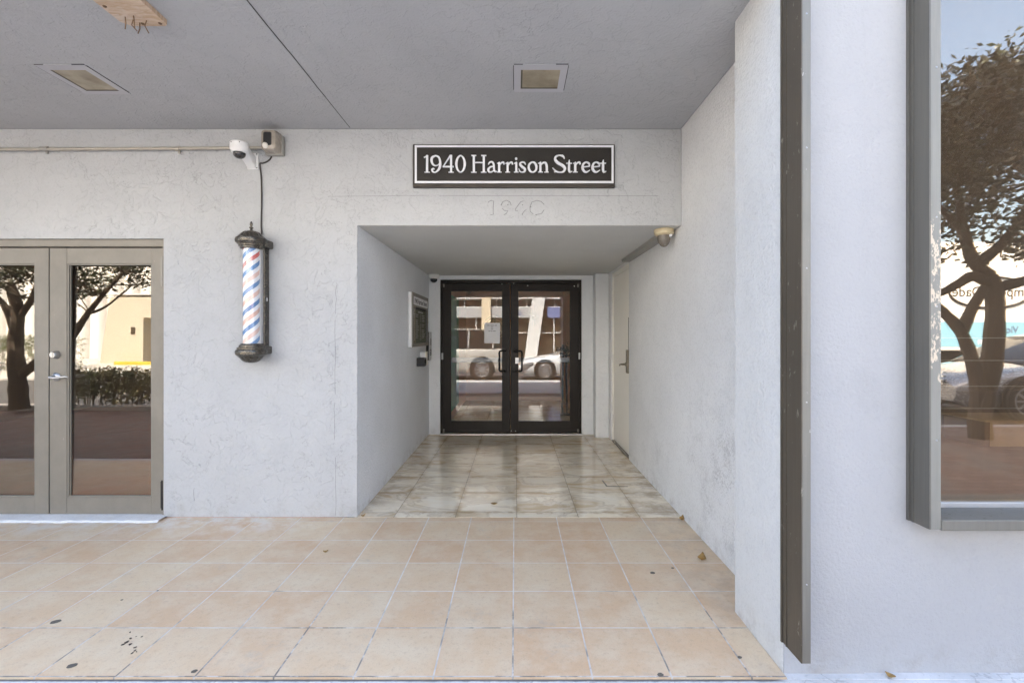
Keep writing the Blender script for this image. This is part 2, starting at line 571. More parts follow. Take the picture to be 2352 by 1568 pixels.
def brushed(name, col, chip=None, zmask=None, rough=0.45, metal=0.55, density=0.62, spec=0.5, streak=(8, 8, 0.25)):
    """painted or anodised metal with streaks, scratches; chip = colour showing through; zmask = (z0, z1) zone of peeling"""
    m = NT(name)
    p = m.pos()
    st = m.noise(9, 5, 0.7, vec=m.mapping(p, sc=streak))
    c = m.mix(m.step(st, 0.3, 0.7), tuple(k * 0.93 for k in col), tuple(min(1, k * 1.06) for k in col))
    c = m.mix(m.math('MULTIPLY', m.step(m.noise(2.2, 5, 0.65), 0.45, 0.75), 0.30), c, tuple(k * 0.68 for k in col))
    nrm = m.bump(m.noise(220, 2, 0.6), 0.12, 0.001)
    if chip:
        ch = m.noise(26, 6, 0.72, vec=m.mapping(p, sc=(1.5, 1.5, 0.6)))
        if zmask:
            z = m.xyz()[2]
            zm = m.math('MULTIPLY', m.step(z, zmask[0], zmask[0] + 0.35), m.step(z, zmask[1] - 0.35, zmask[1], 1.0, 0.0))
            ch = m.math('ADD', ch, m.math('MULTIPLY_ADD', zm, 0.24, -0.17))
        f = m.step(ch, density, density + 0.02)
        c = m.mix(f, c, chip)
        sc = m.step(m.noise(30, 3, 0.7, vec=m.mapping(p, sc=(2.2, 2.2, 0.35), rot=(0.2, 0.2, 0))), 0.73, 0.76)
        c = m.mix(m.math('MULTIPLY', sc, 0.6), c, tuple(min(1, k * 2.2) for k in col))
    return m.pbr(c, rough, metal, nrm, spec=spec)
M['fin'] = brushed('brown_channel_paint', (0.115, 0.098, 0.074), chip=(0.30, 0.28, 0.235), density=0.635, metal=0.35, rough=0.42)
M['fin_front'] = brushed('grey_channel_paint', (0.215, 0.208, 0.182), chip=(0.60, 0.58, 0.54), density=0.665, metal=0.3, rough=0.45)
M['winframe'] = brushed('grey_window_frame_paint', (0.158, 0.150, 0.128), chip=(0.34, 0.33, 0.30), density=0.76, metal=0.3, rough=0.45)
M['winfront'] = brushed('peeling_window_frame_paint', (0.250, 0.245, 0.218), chip=(0.62, 0.53, 0.41), zmask=(0.95, 2.05), density=0.585, metal=0.1, rough=0.55)
M['sill'] = brushed('sill_paint', (0.185, 0.178, 0.155), chip=(0.11, 0.10, 0.07), density=0.62, metal=0.1, rough=0.5)
M['shopframe'] = brushed('taupe_door_paint', (0.222, 0.202, 0.168), streak=(0.8, 0.8, 0.5), chip=(0.42, 0.39, 0.34), density=0.70, metal=0.15, rough=0.48)
M['shopdark'] = plain('door_gap_dark', (0.02, 0.018, 0.016), 0.8)
M['bronze'] = brushed('dark_bronze_aluminium', (0.020, 0.0155, 0.0125), chip=None, metal=0.0, rough=0.45, spec=0.25)
M['black_metal'] = plain('black_metal', (0.014, 0.013, 0.012), 0.3, 0.6)
M['steel'] = plain('dull_steel', (0.50, 0.50, 0.50), 0.32, 0.95)
M['brass'] = plain('aged_brass', (0.42, 0.34, 0.22), 0.35, 0.9, var=0.3)
M['oldlock'] = plain('tarnished_lock', (0.20, 0.17, 0.125), 0.4, 0.7, var=0.25)
M['polebronze'] = plain('antique_pewter', (0.105, 0.095, 0.080), 0.30, 0.75, var=0.35, scale=30)
M['white_plastic'] = plain('white_plastic', (0.78, 0.78, 0.77), 0.35, var=0.04)
M['cream_plastic'] = plain('yellowed_plastic', (0.66, 0.56, 0.36), 0.5, var=0.22, scale=40)
M['black_plastic'] = plain('black_plastic', (0.016, 0.016, 0.017), 0.4)
M['dome'] = plain('smoked_dome', (0.020, 0.018, 0.018), 0.06, 0.0, coat=0.6)
M['dusty_dome'] = plain('dusty_dome', (0.17, 0.15, 0.125), 0.22, 0.0, var=0.5, scale=40)
M['conduit'] = plain('galvanised_conduit', (0.46, 0.43, 0.37), 0.42, 0.55, var=0.2)
M['lamp_box'] = plain('weathered_grey_box', (0.36, 0.345, 0.31), 0.5, 0.2, var=0.2)
M['lamp_cover'] = plain('grimy_clear_cover', (0.33, 0.29, 0.24), 0.22, 0.0, var=0.4, scale=22, coat=0.5)
M['lamp_bulb'] = plain('frosted_bulb', (0.80, 0.77, 0.70), 0.25)
M['cable'] = plain('brown_cable', (0.040, 0.033, 0.028), 0.6)
M['cream_door'] = plain('cream_door_paint', (0.90, 0.875, 0.80), 0.38, var=0.04, scale=4)
M['white_paint'] = plain('white_paint', (0.78, 0.77, 0.73), 0.4, var=0.05)
M['paper'] = plain('paper', (0.88, 0.88, 0.90), 0.8, var=0.03)
M['ink'] = plain('faded_ink', (0.22, 0.22, 0.24), 0.8)
M['sign_white'] = plain('sign_white_paint', (0.80, 0.81, 0.84), 0.4, var=0.03)
M['sign_dark'] = plain('sign_dark_bronze', (0.020, 0.017, 0.014), 0.45, 0.2, var=0.2, scale=60, bump=0.5, bscale=420)
M['sign_edge'] = plain('sign_edge_bronze', (0.050, 0.042, 0.034), 0.42, 0.4, var=0.25)
M['alu'] = plain('satin_aluminium', (0.62, 0.62, 0.63), 0.35, 0.6, var=0.06)
M['bright_alu'] = plain('bright_aluminium', (0.80, 0.80, 0.81), 0.4, 0.15, var=0.05)
M['alu_dark'] = plain('taupe_aluminium', (0.24, 0.225, 0.20), 0.4, 0.5)
M['board'] = plain('directory_felt', (0.27, 0.275, 0.225), 0.85, var=0.1)
M['rimdark'] = plain('recess_shade_strip', (0.10, 0.085, 0.06), 0.6, var=0.3)
M['raceway'] = plain('grey_raceway', (0.36, 0.35, 0.32), 0.6)
M['soffit_trim'] = plain('painted_trim', (0.47, 0.47, 0.495), 0.6, var=0.05)
def lens_mat():
    m = NT('dusty_lens')
    n = m.noise(7, 4, 0.6)
    d = m.step(m.noise(4.2, 3, 0.6, vec=m.mapping(m.pos(), (2.2, 1.4, 0))), 0.56, 0.72)
    c = m.mix(m.step(n, 0.3, 0.7), (0.255, 0.215, 0.145), (0.40, 0.345, 0.25))
    c = m.mix(m.math('MULTIPLY', d, 0.75), c, (0.17, 0.125, 0.075))
    return m.pbr(c, 0.35, 0, m.bump(m.noise(260, 2, 0.6), 0.3, 0.001))
M['lens'] = lens_mat()
def plywood():
    m = NT('plywood')
    p = m.pos()
    g = m.noise(7, 5, 0.65, vec=m.mapping(p, sc=(1.2, 6.5, 1)), dist=1.2)
    c = m.mix(m.step(g, 0.3, 0.7), (0.66, 0.53, 0.41), (0.48, 0.33, 0.21))
    c = m.mix(m.math('MULTIPLY', m.step(m.noise(9, 4, 0.7), 0.5, 0.65), 0.5), c, (0.62, 0.55, 0.48))
    return m.pbr(c, 0.75, 0, m.bump(g, 0.2, 0.002))
M['plywood'] = plywood()
M['nail'] = plain('rusty_nail', (0.20, 0.125, 0.07), 0.7, 0.4)
M['crack'] = plain('caulk_joint', (0.060, 0.058, 0.055), 0.9, var=0.4)
M['ghost'] = plain('scored_stucco_edge', (0.22, 0.22, 0.22), 0.9, var=0.35, scale=60)
M['gum'] = plain('trodden_gum', (0.13, 0.115, 0.095), 0.8, var=0.3)
M['stain'] = plain('brown_spill', (0.05, 0.035, 0.028), 0.7)
M['leaf_dry'] = plain('dry_leaf', (0.36, 0.22, 0.07), 0.7, var=0.4, scale=60)
M['glass_entry'] = glass_mat('entry_glass', (0.95, 0.94, 0.92), 0.065, 0.4, wave=0.02, dust=0.012)
M['glass_shop'] = glass_mat('tinted_shop_glass', (0.93, 0.84, 0.74), 0.125, 0.4, wave=0.025, rcol=(1.0, 0.97, 0.90), dust=0.014)
M['glass_window'] = glass_mat('bronze_window_glass', (0.93, 0.83, 0.69), 0.28, 0.35, wave=0.012, rcol=(1.0, 0.93, 0.83), dust=0.075, dcol=(0.42, 0.33, 0.235))
M['glass_clear'] = glass_mat('thin_clear_cover', (0.9, 0.9, 0.88), 0.05, 0.4)
M['tube'] = glass_mat('clear_acrylic_tube', (0.97, 0.97, 0.97), 0.05, 0.6)
def stripes():
    m = NT('barber_stripes')
    o = m.obj()
    x = m.xyz(o)
    ang = m.math('ARCTAN2', x[1], x[0])
    t = m.math('FRACT', m.math('SUBTRACT', m.math('DIVIDE', x[2], 0.135), m.math('DIVIDE', ang, PI)))
    white = (0.84, 0.85, 0.88)
    blue = m.step(m.math('ABSOLUTE', m.math('SUBTRACT', t, 0.27)), 0.120, 0.128, 1, 0)
    pink = m.step(m.math('ABSOLUTE', m.math('SUBTRACT', t, 0.77)), 0.120, 0.128, 1, 0)
    fade = m.step(m.noise(3, 2, 0.5), 0.35, 0.65)
    topz = m.step(x[2], 0.48, 0.66)
    pk = m.mix(fade, (0.72, 0.44, 0.36), (0.78, 0.58, 0.52))
    pk = m.mix(topz, pk, (0.62, 0.10, 0.09))
    c = m.mix(blue, white, m.mix(fade, (0.075, 0.20, 0.46), (0.15, 0.30, 0.56)))
    c = m.mix(pink, c, pk)
    return m.pbr(c, 0.25, 0, None, coat=0.9)
M['stripes'] = stripes()
# lobby
M['peach'] = plain('peach_wall_paint', (0.88, 0.63, 0.42), 0.6, var=0.05)
M['green'] = plain('green_wall_paint', (0.10, 0.55, 0.38), 0.5, var=0.05)
M['tan_ceiling'] = plain('tan_ceiling_paint', (0.88, 0.68, 0.46), 0.7)
M['taupe'] = plain('shop_room_paint', (0.26, 0.19, 0.145), 0.8)
M['redfloor'] = plain('red_shop_floor', (0.62, 0.19, 0.12), 0.5, var=0.25, scale=3)
M['wood'] = plain('brown_boards', (0.36, 0.24, 0.16), 0.5, var=0.3, scale=4)
M['wood_light'] = plain('tan_boards', (0.80, 0.67, 0.47), 0.55, var=0.2)
M['pushbar'] = plain('blue_grey_push_bar', (0.26, 0.28, 0.32), 0.4, 0.4)
# street
M['bark'] = plain('bark', (0.085, 0.066, 0.050), 0.9, var=0.35, scale=9, bump=0.8, bscale=30)
def foliage(name, a, b):
    m = NT(name)
    c = m.mix(m.step(m.noise(3.0, 4, 0.7), 0.35, 0.65), a, b)
    return m.pbr(c, 0.45, 0, None)
M['leaf'] = foliage('street_tree_leaves', (0.018, 0.024, 0.009), (0.042, 0.052, 0.018))
M['hedge'] = foliage('hedge_leaves', (0.045, 0.075, 0.018), (0.10, 0.13, 0.035))
M['redhedge'] = foliage('copper_hedge_leaves', (0.050, 0.075, 0.022), (0.11, 0.095, 0.040))
M['beige'] = plain('beige_render', (0.58, 0.53, 0.43), 0.85, var=0.05, scale=2)
M['bwhite'] = plain('white_render', (0.78, 0.77, 0.74), 0.85, var=0.03, scale=2)
M['bgrey'] = plain('grey_spandrel', (0.46, 0.46, 0.46), 0.8, var=0.05)
M['bblue'] = plain('blue_panel', (0.17, 0.21, 0.42), 0.7, var=0.05)
M['bwin'] = plain('tinted_pane', (0.075, 0.058, 0.042), 0.12)
M['terra'] = plain('terracotta_awning', (0.50, 0.17, 0.10), 0.8)
M['yellow'] = plain('yellow_kerb_paint', (0.62, 0.43, 0.05), 0.7)
M['carwhite'] = plain('white_car_paint', (0.76, 0.77, 0.78), 0.2, var=0.01, coat=1.0)
M['carsilver'] = plain('silver_car_paint', (0.42, 0.43, 0.45), 0.25, 0.6, var=0.02, coat=1.0)
M['cartaupe'] = plain('champagne_car_paint', (0.60, 0.58, 0.54), 0.25, 0.2, var=0.02, coat=1.0)
M['carglass'] = plain('dark_car_glass', (0.020, 0.021, 0.022), 0.05)
M['tyre'] = plain('tyre_rubber', (0.022, 0.022, 0.022), 0.85)
M['rim'] = plain('alloy_rim', (0.36, 0.36, 0.37), 0.4, 0.2)
M['chrome'] = plain('chrome', (0.75, 0.75, 0.76), 0.12, 1.0)
M['headlight'] = plain('headlamp_lens', (0.30, 0.31, 0.33), 0.08)
M['taillight'] = plain('tail_lamp_lens', (0.35, 0.03, 0.03), 0.15)
M['textblack'] = plain('black_lettering', (0.03, 0.03, 0.03), 0.6)
M['textblue'] = plain('blue_lettering', (0.10, 0.14, 0.26), 0.6)
M['truckblue'] = plain('light_blue_decal', (0.22, 0.46, 0.60), 0.5)

# ------------------------------------------------------------------ ground, floors
WALL = 3.55; BACK = 6.52; XL = -1.172; XR = 1.237; CEIL = 2.165; SOF = 2.882; FRONT = 1.92
def sheet(name, x0, x1, y0, y1, z, mat, th=0.15, bevel=0):
    return struct(MB().box(x0, x1, y0, y1, z - th, z).build(name, mat, bevel=bevel))
sheet('ground', -300, 300, -300, 300, -0.40, M['ground'], 0.5)
sheet('walkway_floor', -14, 1.074, 1.888, WALL + 0.0, 0.0, M['tile'])
sheet('walkway_floor', 1.0745, 1.32, 2.2, WALL + 0.0, 0.0, M['tile'])
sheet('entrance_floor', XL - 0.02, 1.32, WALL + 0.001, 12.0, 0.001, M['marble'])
sheet('sidewalk', -60, 60, -3.2, 1.886, -0.006, M['concrete'], 0.3)
sheet('sidewalk', 1.0745, 60, 1.8865, 1.93, -0.004, M['concrete'], 0.3)
sheet('paving', -60, -3.2, -3.15, 1.76, -0.002, M['pavers'], 0.05)
sheet('paving', -3.199, 2.8, 1.10, 1.76, -0.002, M['pavers'], 0.05)
sheet('paving', 2.801, 60, -3.15, 1.72, -0.002, M['pavers'], 0.05)
sheet('kerb', -60, 60, -3.36, -3.205, -0.008, M['kerb'], 0.3, bevel=0.02)
sheet('road', -60, 60, -11.2, -3.365, -0.06, M['asphalt'], 0.15)
sheet('far_kerb', -60, 60, -11.36, -11.205, 0.0, M['kerb'], 0.3)
sheet('far_sidewalk', -60, 60, -15.0, -11.365, 0.0, M['concrete'], 0.2)
sheet('driveway', -60, 60, -60, -15.005, -0.01, M['kerb'], 0.2)

# ------------------------------------------------------------------ the building's walls
def wall(name, boxes, mat, label, cat='wall', bevel=0.006):
    mb = MB()
    for b in boxes:
        mb.box(*b)
    o = mb.build(name, mat, bevel=bevel)
    return tag(o, label, cat)
DX0, DX1, DTOP = -4.37, -2.612, 2.066        # shop door opening
def front_wall():
    mb = MB()
    poly_holes = []
    # one continuous slab: piers and lintel cut as an outline with the two openings as notches from the floor
    out = [(-14, 0.0), (DX0, 0.0), (DX0, DTOP), (DX1, DTOP), (DX1, 0.0), (XL, 0.0), (XL, CEIL), (XR, CEIL), (XR, SOF), (-14, SOF)]
    mb.prism(out, lambda u, v, d: (u, d, v), WALL, WALL + 0.012)
    o = mb.build('entrance_wall', M['stucco'], bevel=0.005)
    tag(o, 'lavender grey trowelled stucco wall carrying the barber pole and street sign', 'wall')
    g = MB()
    S = 0.3146 * 0.9408
    def gp(cx, cy):
        return (X((980 + cx * 0.3146) * 0.9408, WALL), WALL - 0.0012, Z((320 + cy * 0.3146) * 0.9408, WALL))
    for ln in ([(672, 556), (690, 541), (716, 543), (712, 600), (713, 648), (690, 651)],
               [(772, 575), (786, 551), (815, 538), (843, 552), (852, 578)], [(782, 600), (800, 618), (826, 620), (815, 640), (795, 652)],
               [(948, 543), (925, 550), (885, 604), (884, 618), (905, 622)], [(940, 640), (958, 618), (970, 612)],
               [(1050, 539), (1012, 552), (997, 590), (1000, 625), (1024, 645)], [(1050, 539), (1085, 548), (1108, 572)], [(1040, 650), (1085, 643), (1108, 612)]):
        g.tube([gp(*q) for q in ln], 0.0023, 5)
    for q in ((775, 574), (826, 573), (940, 574), (938, 646), (1004, 590), (1046, 650)):
        g.tube([gp(*q), Vector(gp(*q)) + Vector((0, -0.001, 0))], 0.0045, 8)
    # long hairline where the lintel was patched
    g.tube([(X(753, WALL), WALL - 0.0008, Z(451.5, WALL)), (X(985, WALL), WALL - 0.0008, Z(449, WALL))], 0.0011, 5)
    g.tube([(X(1010, WALL), WALL - 0.0008, Z(449.5, WALL)), (X(1250, WALL), WALL - 0.0008, Z(450, WALL)), (X(1512, WALL), WALL - 0.0008, Z(450, WALL))], 0.0013, 5)
    for px, py0, py1 in ((772, 655, 720), (770, 735, 905), (768, 925, 1010), (771, 1050, 1184), (446, 1120, 1150)):
        rh = random.Random(py0)
        n_ = 6
        g.tube([(X(px + rh.uniform(-1.2, 1.2), WALL), WALL - 0.0006, Z(py0 + (py1 - py0) * k / n_, WALL)) for k in range(n_ + 1)], 0.0011, 5)
    gh = g.build('old_number', M['ghost'], o)
    gh['label'] = 'faint outline of the removed number 1940 in the stucco'
front_wall()
wall('recess_wall', [(XL - 0.15, XL, WALL + 0.0125, BACK + 0.15, 0, CEIL + 0.05)], M['stucco_recess'], 'fine grained lavender stucco side wall behind the directory board')
# right wall: opening for the cream door
SD0, SD1 = 5.20, 6.17
def right_wall():
    mb = MB()
    out = [(2.35, 0), (SD0, 0), (SD0, 2.146), (SD1, 2.146), (SD1, 0), (BACK + 0.15, 0), (BACK + 0.15, SOF + 0.05), (2.35, SOF + 0.05)]
    mb.prism(out, lambda u, v, d: (d, u, v), XR, XR + 0.16)
    tag(mb.build('side_wall', M['stucco_right'], bevel=0.004), 'pale scuffed stucco wall with the cream door in it', 'wall')
right_wall()
wall('back_wall', [(XL, -1.022, BACK, BACK + 0.15, 0, CEIL + 0.03), (0.909, XR, BACK, BACK + 0.15, 0, CEIL + 0.03), (-1.022, 0.909, BACK, BACK + 0.15, 2.110, CEIL + 0.03),
                   (1.063, XR - 0.001, 6.31, BACK - 0.001, 0, CEIL - 0.001)], M['stucco_back'], 'grey stucco end wall framing the dark bronze double doors', bevel=0.004)
wall('recess_ceiling', [(XL - 0.1, XR - 0.001, WALL + 0.0125, BACK + 0.15, CEIL, CEIL + 0.14)], M['recess_ceiling'], 'smooth grey painted ceiling over the marble entrance', 'ceiling')
wall('pilaster', [(1.076, 1.40, FRONT, 2.35, -0.02, 13.0)], M['stucco_pilaster'], 'pale rough stucco pier beside the brown metal channel', 'pilaster', bevel=0.012)
def soffit():
    o = MB().box(-14, XR - 0.002, FRONT, WALL + 0.2, SOF, SOF + 0.2).build('soffit', M['stucco_soffit'], bevel=0.004)
    tag(o, 'lavender grey stucco soffit with recessed lights over the tiled walkway', 'soffit')
    xj = -1.222
    rnd = random.Random(4)
    pts = [(xj + 0.004 * (k - 6) / 6 + rnd.uniform(-0.002, 0.002), FRONT + (WALL - 0.02 - FRONT) * k / 14, SOF - 0.0005) for k in range(15)]
    mb = MB()
    for a, b in zip(pts[:-1], pts[1:]):
        w = 0.0035 if a[1] < 3.0 else 0.0028
        mb.face([(a[0] - w, a[1], a[2] - 0.001), (a[0] + w, a[1], a[2] - 0.001), (b[0] + w, b[1], b[2] - 0.001), (b[0] - w, b[1], b[2] - 0.001)])
    mb.build('joint', M['crack'], o)
soffit()
def street_wall():
    o = MB()
    WX0, WX1, WZ0, WZ1 = 1.60, 5.2, 0.612, 3.6
    # wall with the window opening: outline with a slit is avoided by four slabs butted end to end
    o.box(1.401, WX0, FRONT + 0.0015, FRONT + 0.2, -0.05, 13.0)
    o.box(WX0, WX1, FRONT + 0.0015, FRONT + 0.2, -0.05, WZ0)
    o.box(WX0, WX1, FRONT + 0.0015, FRONT + 0.2, WZ1, 13.0)
    o.box(WX1, 14.0, FRONT + 0.0015, FRONT + 0.2, -0.05, 13.0)
    o.box(1.078, 1.4, FRONT - 0.004, FRONT - 0.0005, -0.05, 13.0)
    ob = o.build('street_wall', M['stucco_street'])
    tag(ob, 'smooth white street wall between the brown channel and the shop window', 'wall')
street_wall()
# upper storeys: close the volume over the walkway and shade the pavement
o = MB().box(-14, 1.07, FRONT + 0.003, 12, SOF + 0.201, 7.3).box(-14, 1.07, FRONT + 0.02, 12, 7.3, 7.6).box(-14, 1.07, 12.001, 12.2, -0.3, 7.6).box(-14.2, -14.001, WALL, 12.2, -0.3, 7.6).build('upper_storeys', M['stucco_pilaster'])
tag(o, 'upper storeys of the lavender building above the covered walkway', 'building')
o = MB().box(1.08, 14, FRONT + 0.21, 12, 12.6, 13.0).box(13.8, 14, FRONT + 0.21, 12, -0.05, 12.6).box(1.41, 13.8, 11.8, 12, -0.05, 12.6).build('shop_shell', M['taupe'])
tag(o, 'dim brown inside walls of the shop behind the street window', 'room')

# ------------------------------------------------------------------ brown metal channel
t = thing('metal_channel', 'tall scratched brown metal channel fixed to the edge of the pier', 'metal channel', (1.086, FRONT, 0.126))
MB().box(1.069, 1.073, 1.785, FRONT + 0.004, 0.126, 6.0).build('side_flange', M['fin'], t)
MB().box(1.0735, 1.104, 1.785, 1.789, 0.126, 6.0).build('front_flange', M['fin_front'], t)
MB().box(1.066, 1.0688, FRONT - 0.040, FRONT - 0.034, 0.126, 6.0).box(1.064, 1.0688, FRONT - 0.012, FRONT - 0.002, 0.126, 6.0).build('bead', M['fin'], t)
for z in (0.42, 1.10, 1.60, 2.05, 2.55):
    MB().lathe([(0.0035, 0), (0.0025, -0.0015)], (1.089, 1.785, z), 'Y', 10).build('screw', M['steel'], t)

# ------------------------------------------------------------------ shop window on the right
t = thing('shop_window', 'bronze tinted shop window in a peeling grey metal frame above the sill', 'window', (2.4, FRONT, 0.607))
MB().box(1.577, 1.583, 1.82, 1.985, 0.612, 3.6).build('side_reveal', M['winframe'], t)
MB().box(1.5835, 1.621, 1.82, 1.828, 0.612, 3.6).build('frame', M['winfront'], t)
MB().box(1.571, 1.5768, FRONT - 0.012, FRONT + 0.001, 0.612, 3.6).box(1.573, 1.5768, FRONT - 0.03, FRONT - 0.026, 0.612, 3.6).build('edge_strip', M['winframe'], t)
MB().box(1.6215, 5.2, 1.815, 1.953, 0.607, 0.649).build('sill', M['sill'], t, bevel=0.004)
MB().box(1.584, 5.2, 1.9535, 1.985, 0.62, 0.668).build('glazing_bead', M['alu'], t, bevel=0.003)
MB().box(1.584, 5.2, 1.966, 1.974, 0.6685, 3.6).build('glass', M['glass_window'], t)
MB().box(1.584, 5.2, 1.90, 1.985, 3.6005, 3.66).build('head', M['winframe'], t)
for z in (0.95, 1.46, 1.80, 2.37):
    MB().lathe([(0.004, 0), (0.003, -0.0015)], (1.605, 1.82, z), 'Y', 10).build('screw', M['steel'], t)
# inside the shop window
tag(MB().box(1.41, 6.0, 1.99, 3.35, 0.56, 0.640).build('display_platform', M['wood'], bevel=0.004), 'dark brown wooden platform inside the shop window', 'platform')
t = thing('display_riser', 'tan wooden box on the platform inside the shop window', 'box', (4.2, 3.2, 0.641))
MB().box(3.02, 5.6, 3.05, 3.09, 0.641, 0.80).build('front_board', M['wood_light'], t)
MB().box(2.98, 5.64, 3.03, 3.34, 0.8005, 0.812).build('top_board', M['wood_light'], t)
MB().box(2.985, 3.019, 3.04, 3.33, 0.641, 0.80).build('side_board', M['taupe'], t)
for zz in (1.339, 1.242, 1.131, 1.036):
    tag(MB().tube([(1.50, 2.06, zz), (5.1, 2.06, zz)], 0.0022, 6).build('pale_line_rod', M['alu']), 'thin pale line across the shop window, modelled as a rod', 'rod', 'thin rods across the shop window')  # each pale line across the pane is drawn as a thin rod
tag(MB().box(1.42, 13.8, 2.2, 11.7, 2.95, 3.0).build('shop_ceiling', M['taupe']), 'brown ceiling of the room behind the shop window', 'ceiling')
tag(MB().box(1.42, 13.8, 2.2, 11.7, -0.03, 0.0).build('shop_floor', M['wood']), 'dark floor of the room behind the shop window', 'floor')

# ------------------------------------------------------------------ shop double doors on the left
t = thing('shop_door', 'taupe double shop doors with tinted reflecting panes at the barber shop', 'door', (-3.49, WALL + 0.02, 0))
yf = WALL + 0.012
fr = MB()
out = [(DX0 + 0.001, 0.012), (DX0 + 0.018, 0.012), (DX0 + 0.018, 2.010), (DX1 - 0.019, 2.010), (DX1 - 0.019, 0.012), (DX1 - 0.001, 0.012), (DX1 - 0.001, DTOP - 0.001), (DX0 + 0.001, DTOP - 0.001)]
fr.prism(out, lambda u, v, d: (u, d, v), yf, yf + 0.13)
fr.build('frame', M['shopframe'], t, bevel=0.004)
def shop_leaf(x0, x1, gx0, gx1, hinge_right):
    y0, y1 = yf + 0.012, yf + 0.056
    z0, z1, g0, g1 = 0.016, 2.003, 0.155, 1.872
    mb = MB()
    mb.box(x0, gx0 - 0.02, y0, y1, z0, z1)
    mb.box(gx1 + 0.008, x1, y0, y1, z0, z1)
    mb.box(gx0 - 0.02, gx1 + 0.008, y0 + 0.0012, y1, g1 + 0.012, z1)
    mb.box(gx0 - 0.02, gx1 + 0.008, y0 + 0.0012, y1, z0, g0 - 0.014)
    lf = mb.build('leaf', M['shopframe'], t, bevel=0.003)
    m2 = MB()
    a0, a1, b0, b1 = gx0 - 0.0198, gx1 + 0.0078, g0 - 0.0138, g1 + 0.0118
    m2.box(a0, a0 + 0.012, y0 + 0.004, y0 + 0.018, b0, b1)
    m2.box(a1 - 0.010, a1, y0 + 0.004, y0 + 0.018, b0, b1)
    m2.box(a0 + 0.012, a1 - 0.010, y0 + 0.006, y0 + 0.018, b1 - 0.010, b1)
    m2.box(a0 + 0.012, a1 - 0.010, y0 + 0.006, y0 + 0.018, b0, b0 + 0.012)
    m2.box(a0 + 0.012, a0 + 0.018, y0 + 0.012, y0 + 0.026, b0 + 0.012, b1 - 0.010)
    m2.build('glazing_bead', M['shopframe'], lf, bevel=0.002)
    MB().box(a0 + 0.001, a1 - 0.001, y0 + 0.030, y0 + 0.036, b0 + 0.001, b1 - 0.001).lean(0.62).build('glass', M['glass_shop'], lf)
    return lf
lfR = shop_leaf(-3.480, -2.634, -3.332, -2.724, True)
lfL = shop_leaf(-4.348, -3.488, -4.205, -3.597, False)
MB().box(-3.4872, -3.4808, yf + 0.05, yf + 0.07, 0.016, 2.003).build('meeting_strip', M['shopdark'], t)
mb = MB()
cx, cz, cy = -3.428, 1.206, yf + 0.012
mb.lathe([(0.031, 0), (0.031, -0.004), (0.029, -0.010), (0.024, -0.032), (0.020, -0.036), (0.001, -0.036)], (cx, cy, cz), 'Y', 24)
mb.lathe([(0.011, -0.036), (0.010, -0.040), (0.001, -0.040)], (cx, cy, cz), 'Y', 16)
mb.build('deadbolt', M['steel'], lfR, smooth=True)
mb = MB()
cz = 1.040
mb.lathe([(0.033, 0), (0.033, -0.005), (0.026, -0.013), (0.013, -0.018), (0.012, -0.045), (0.001, -0.046)], (cx, cy, cz), 'Y', 24)
mb.tube([(cx - 0.006, cy - 0.046, cz), (cx + 0.03, cy - 0.050, cz - 0.004), (cx + 0.07, cy - 0.048, cz - 0.001), (cx + 0.105, cy - 0.044, cz + 0.006), (cx + 0.122, cy - 0.040, cz + 0.001)], [0.012, 0.011, 0.0085, 0.007, 0.006], 12)
mb.build('lever_handle', M['steel'], lfR, smooth=True)
for (za, zb) in ((1.72, 1.935), (0.05, 0.27)):
    mb = MB()
    mb.tube([(-2.630, yf + 0.004, za), (-2.630, yf + 0.004, zb)], 0.008, 10)
    mb.box(-2.648, -2.612 - 0.002, yf + 0.0085, yf + 0.0115, za + 0.01, zb - 0.01)
    mb.build('hinge', M['shopdark'] if za < 1 else M['alu_dark'], t)
rnd = random.Random(3)
mb = MB()
xs = [DX0 - 0.05 + k * (DX1 + 0.03 - DX0 + 0.05) / 40 for k in range(41)]
front = [(x, 3.455 + rnd.uniform(-0.006, 0.006)) for x in xs]
top = [(x, y, 0.013) for x, y in front]
n = len(xs)
va = [mb.b.verts.new((x, y - 0.014, 0.001)) for x, y in front]
vb = [mb.b.verts.new((x, y + 0.006, 0.012 + rnd.uniform(-0.002, 0.002))) for x, y in front]
vc = [mb.b.verts.new((x, WALL + (0.11 if DX0 < x < DX1 else 0.0), 0.014)) for x in xs]
for k in range(n - 1):
    mb.b.faces.new((va[k], va[k + 1], vb[k + 1], vb[k]))
    mb.b.faces.new((vb[k], vb[k + 1], vc[k + 1], vc[k]))
mb.build('threshold', M['whitewash'], t)
# the room behind the shop doors
mb = MB().box(-8.0, -1.33, 9.0, 9.1, 0, 2.9).box(-8.1, -8.0, WALL + 0.0135, 9.1, 0, 2.9).box(-1.34, -1.325, WALL + 0.0135, 9.0, 0, 2.86).box(-8.0, -1.34, WALL + 0.0135, 9.0, 2.8, 2.86)
tag(mb.build('shop_room', M['taupe']), 'dim brown inside walls of the shop behind the taupe doors', 'room')
struct(MB().box(-8.0, -1.34, WALL + 0.003, 9.0, -0.1, 0.002).build('floor', M['redfloor']))

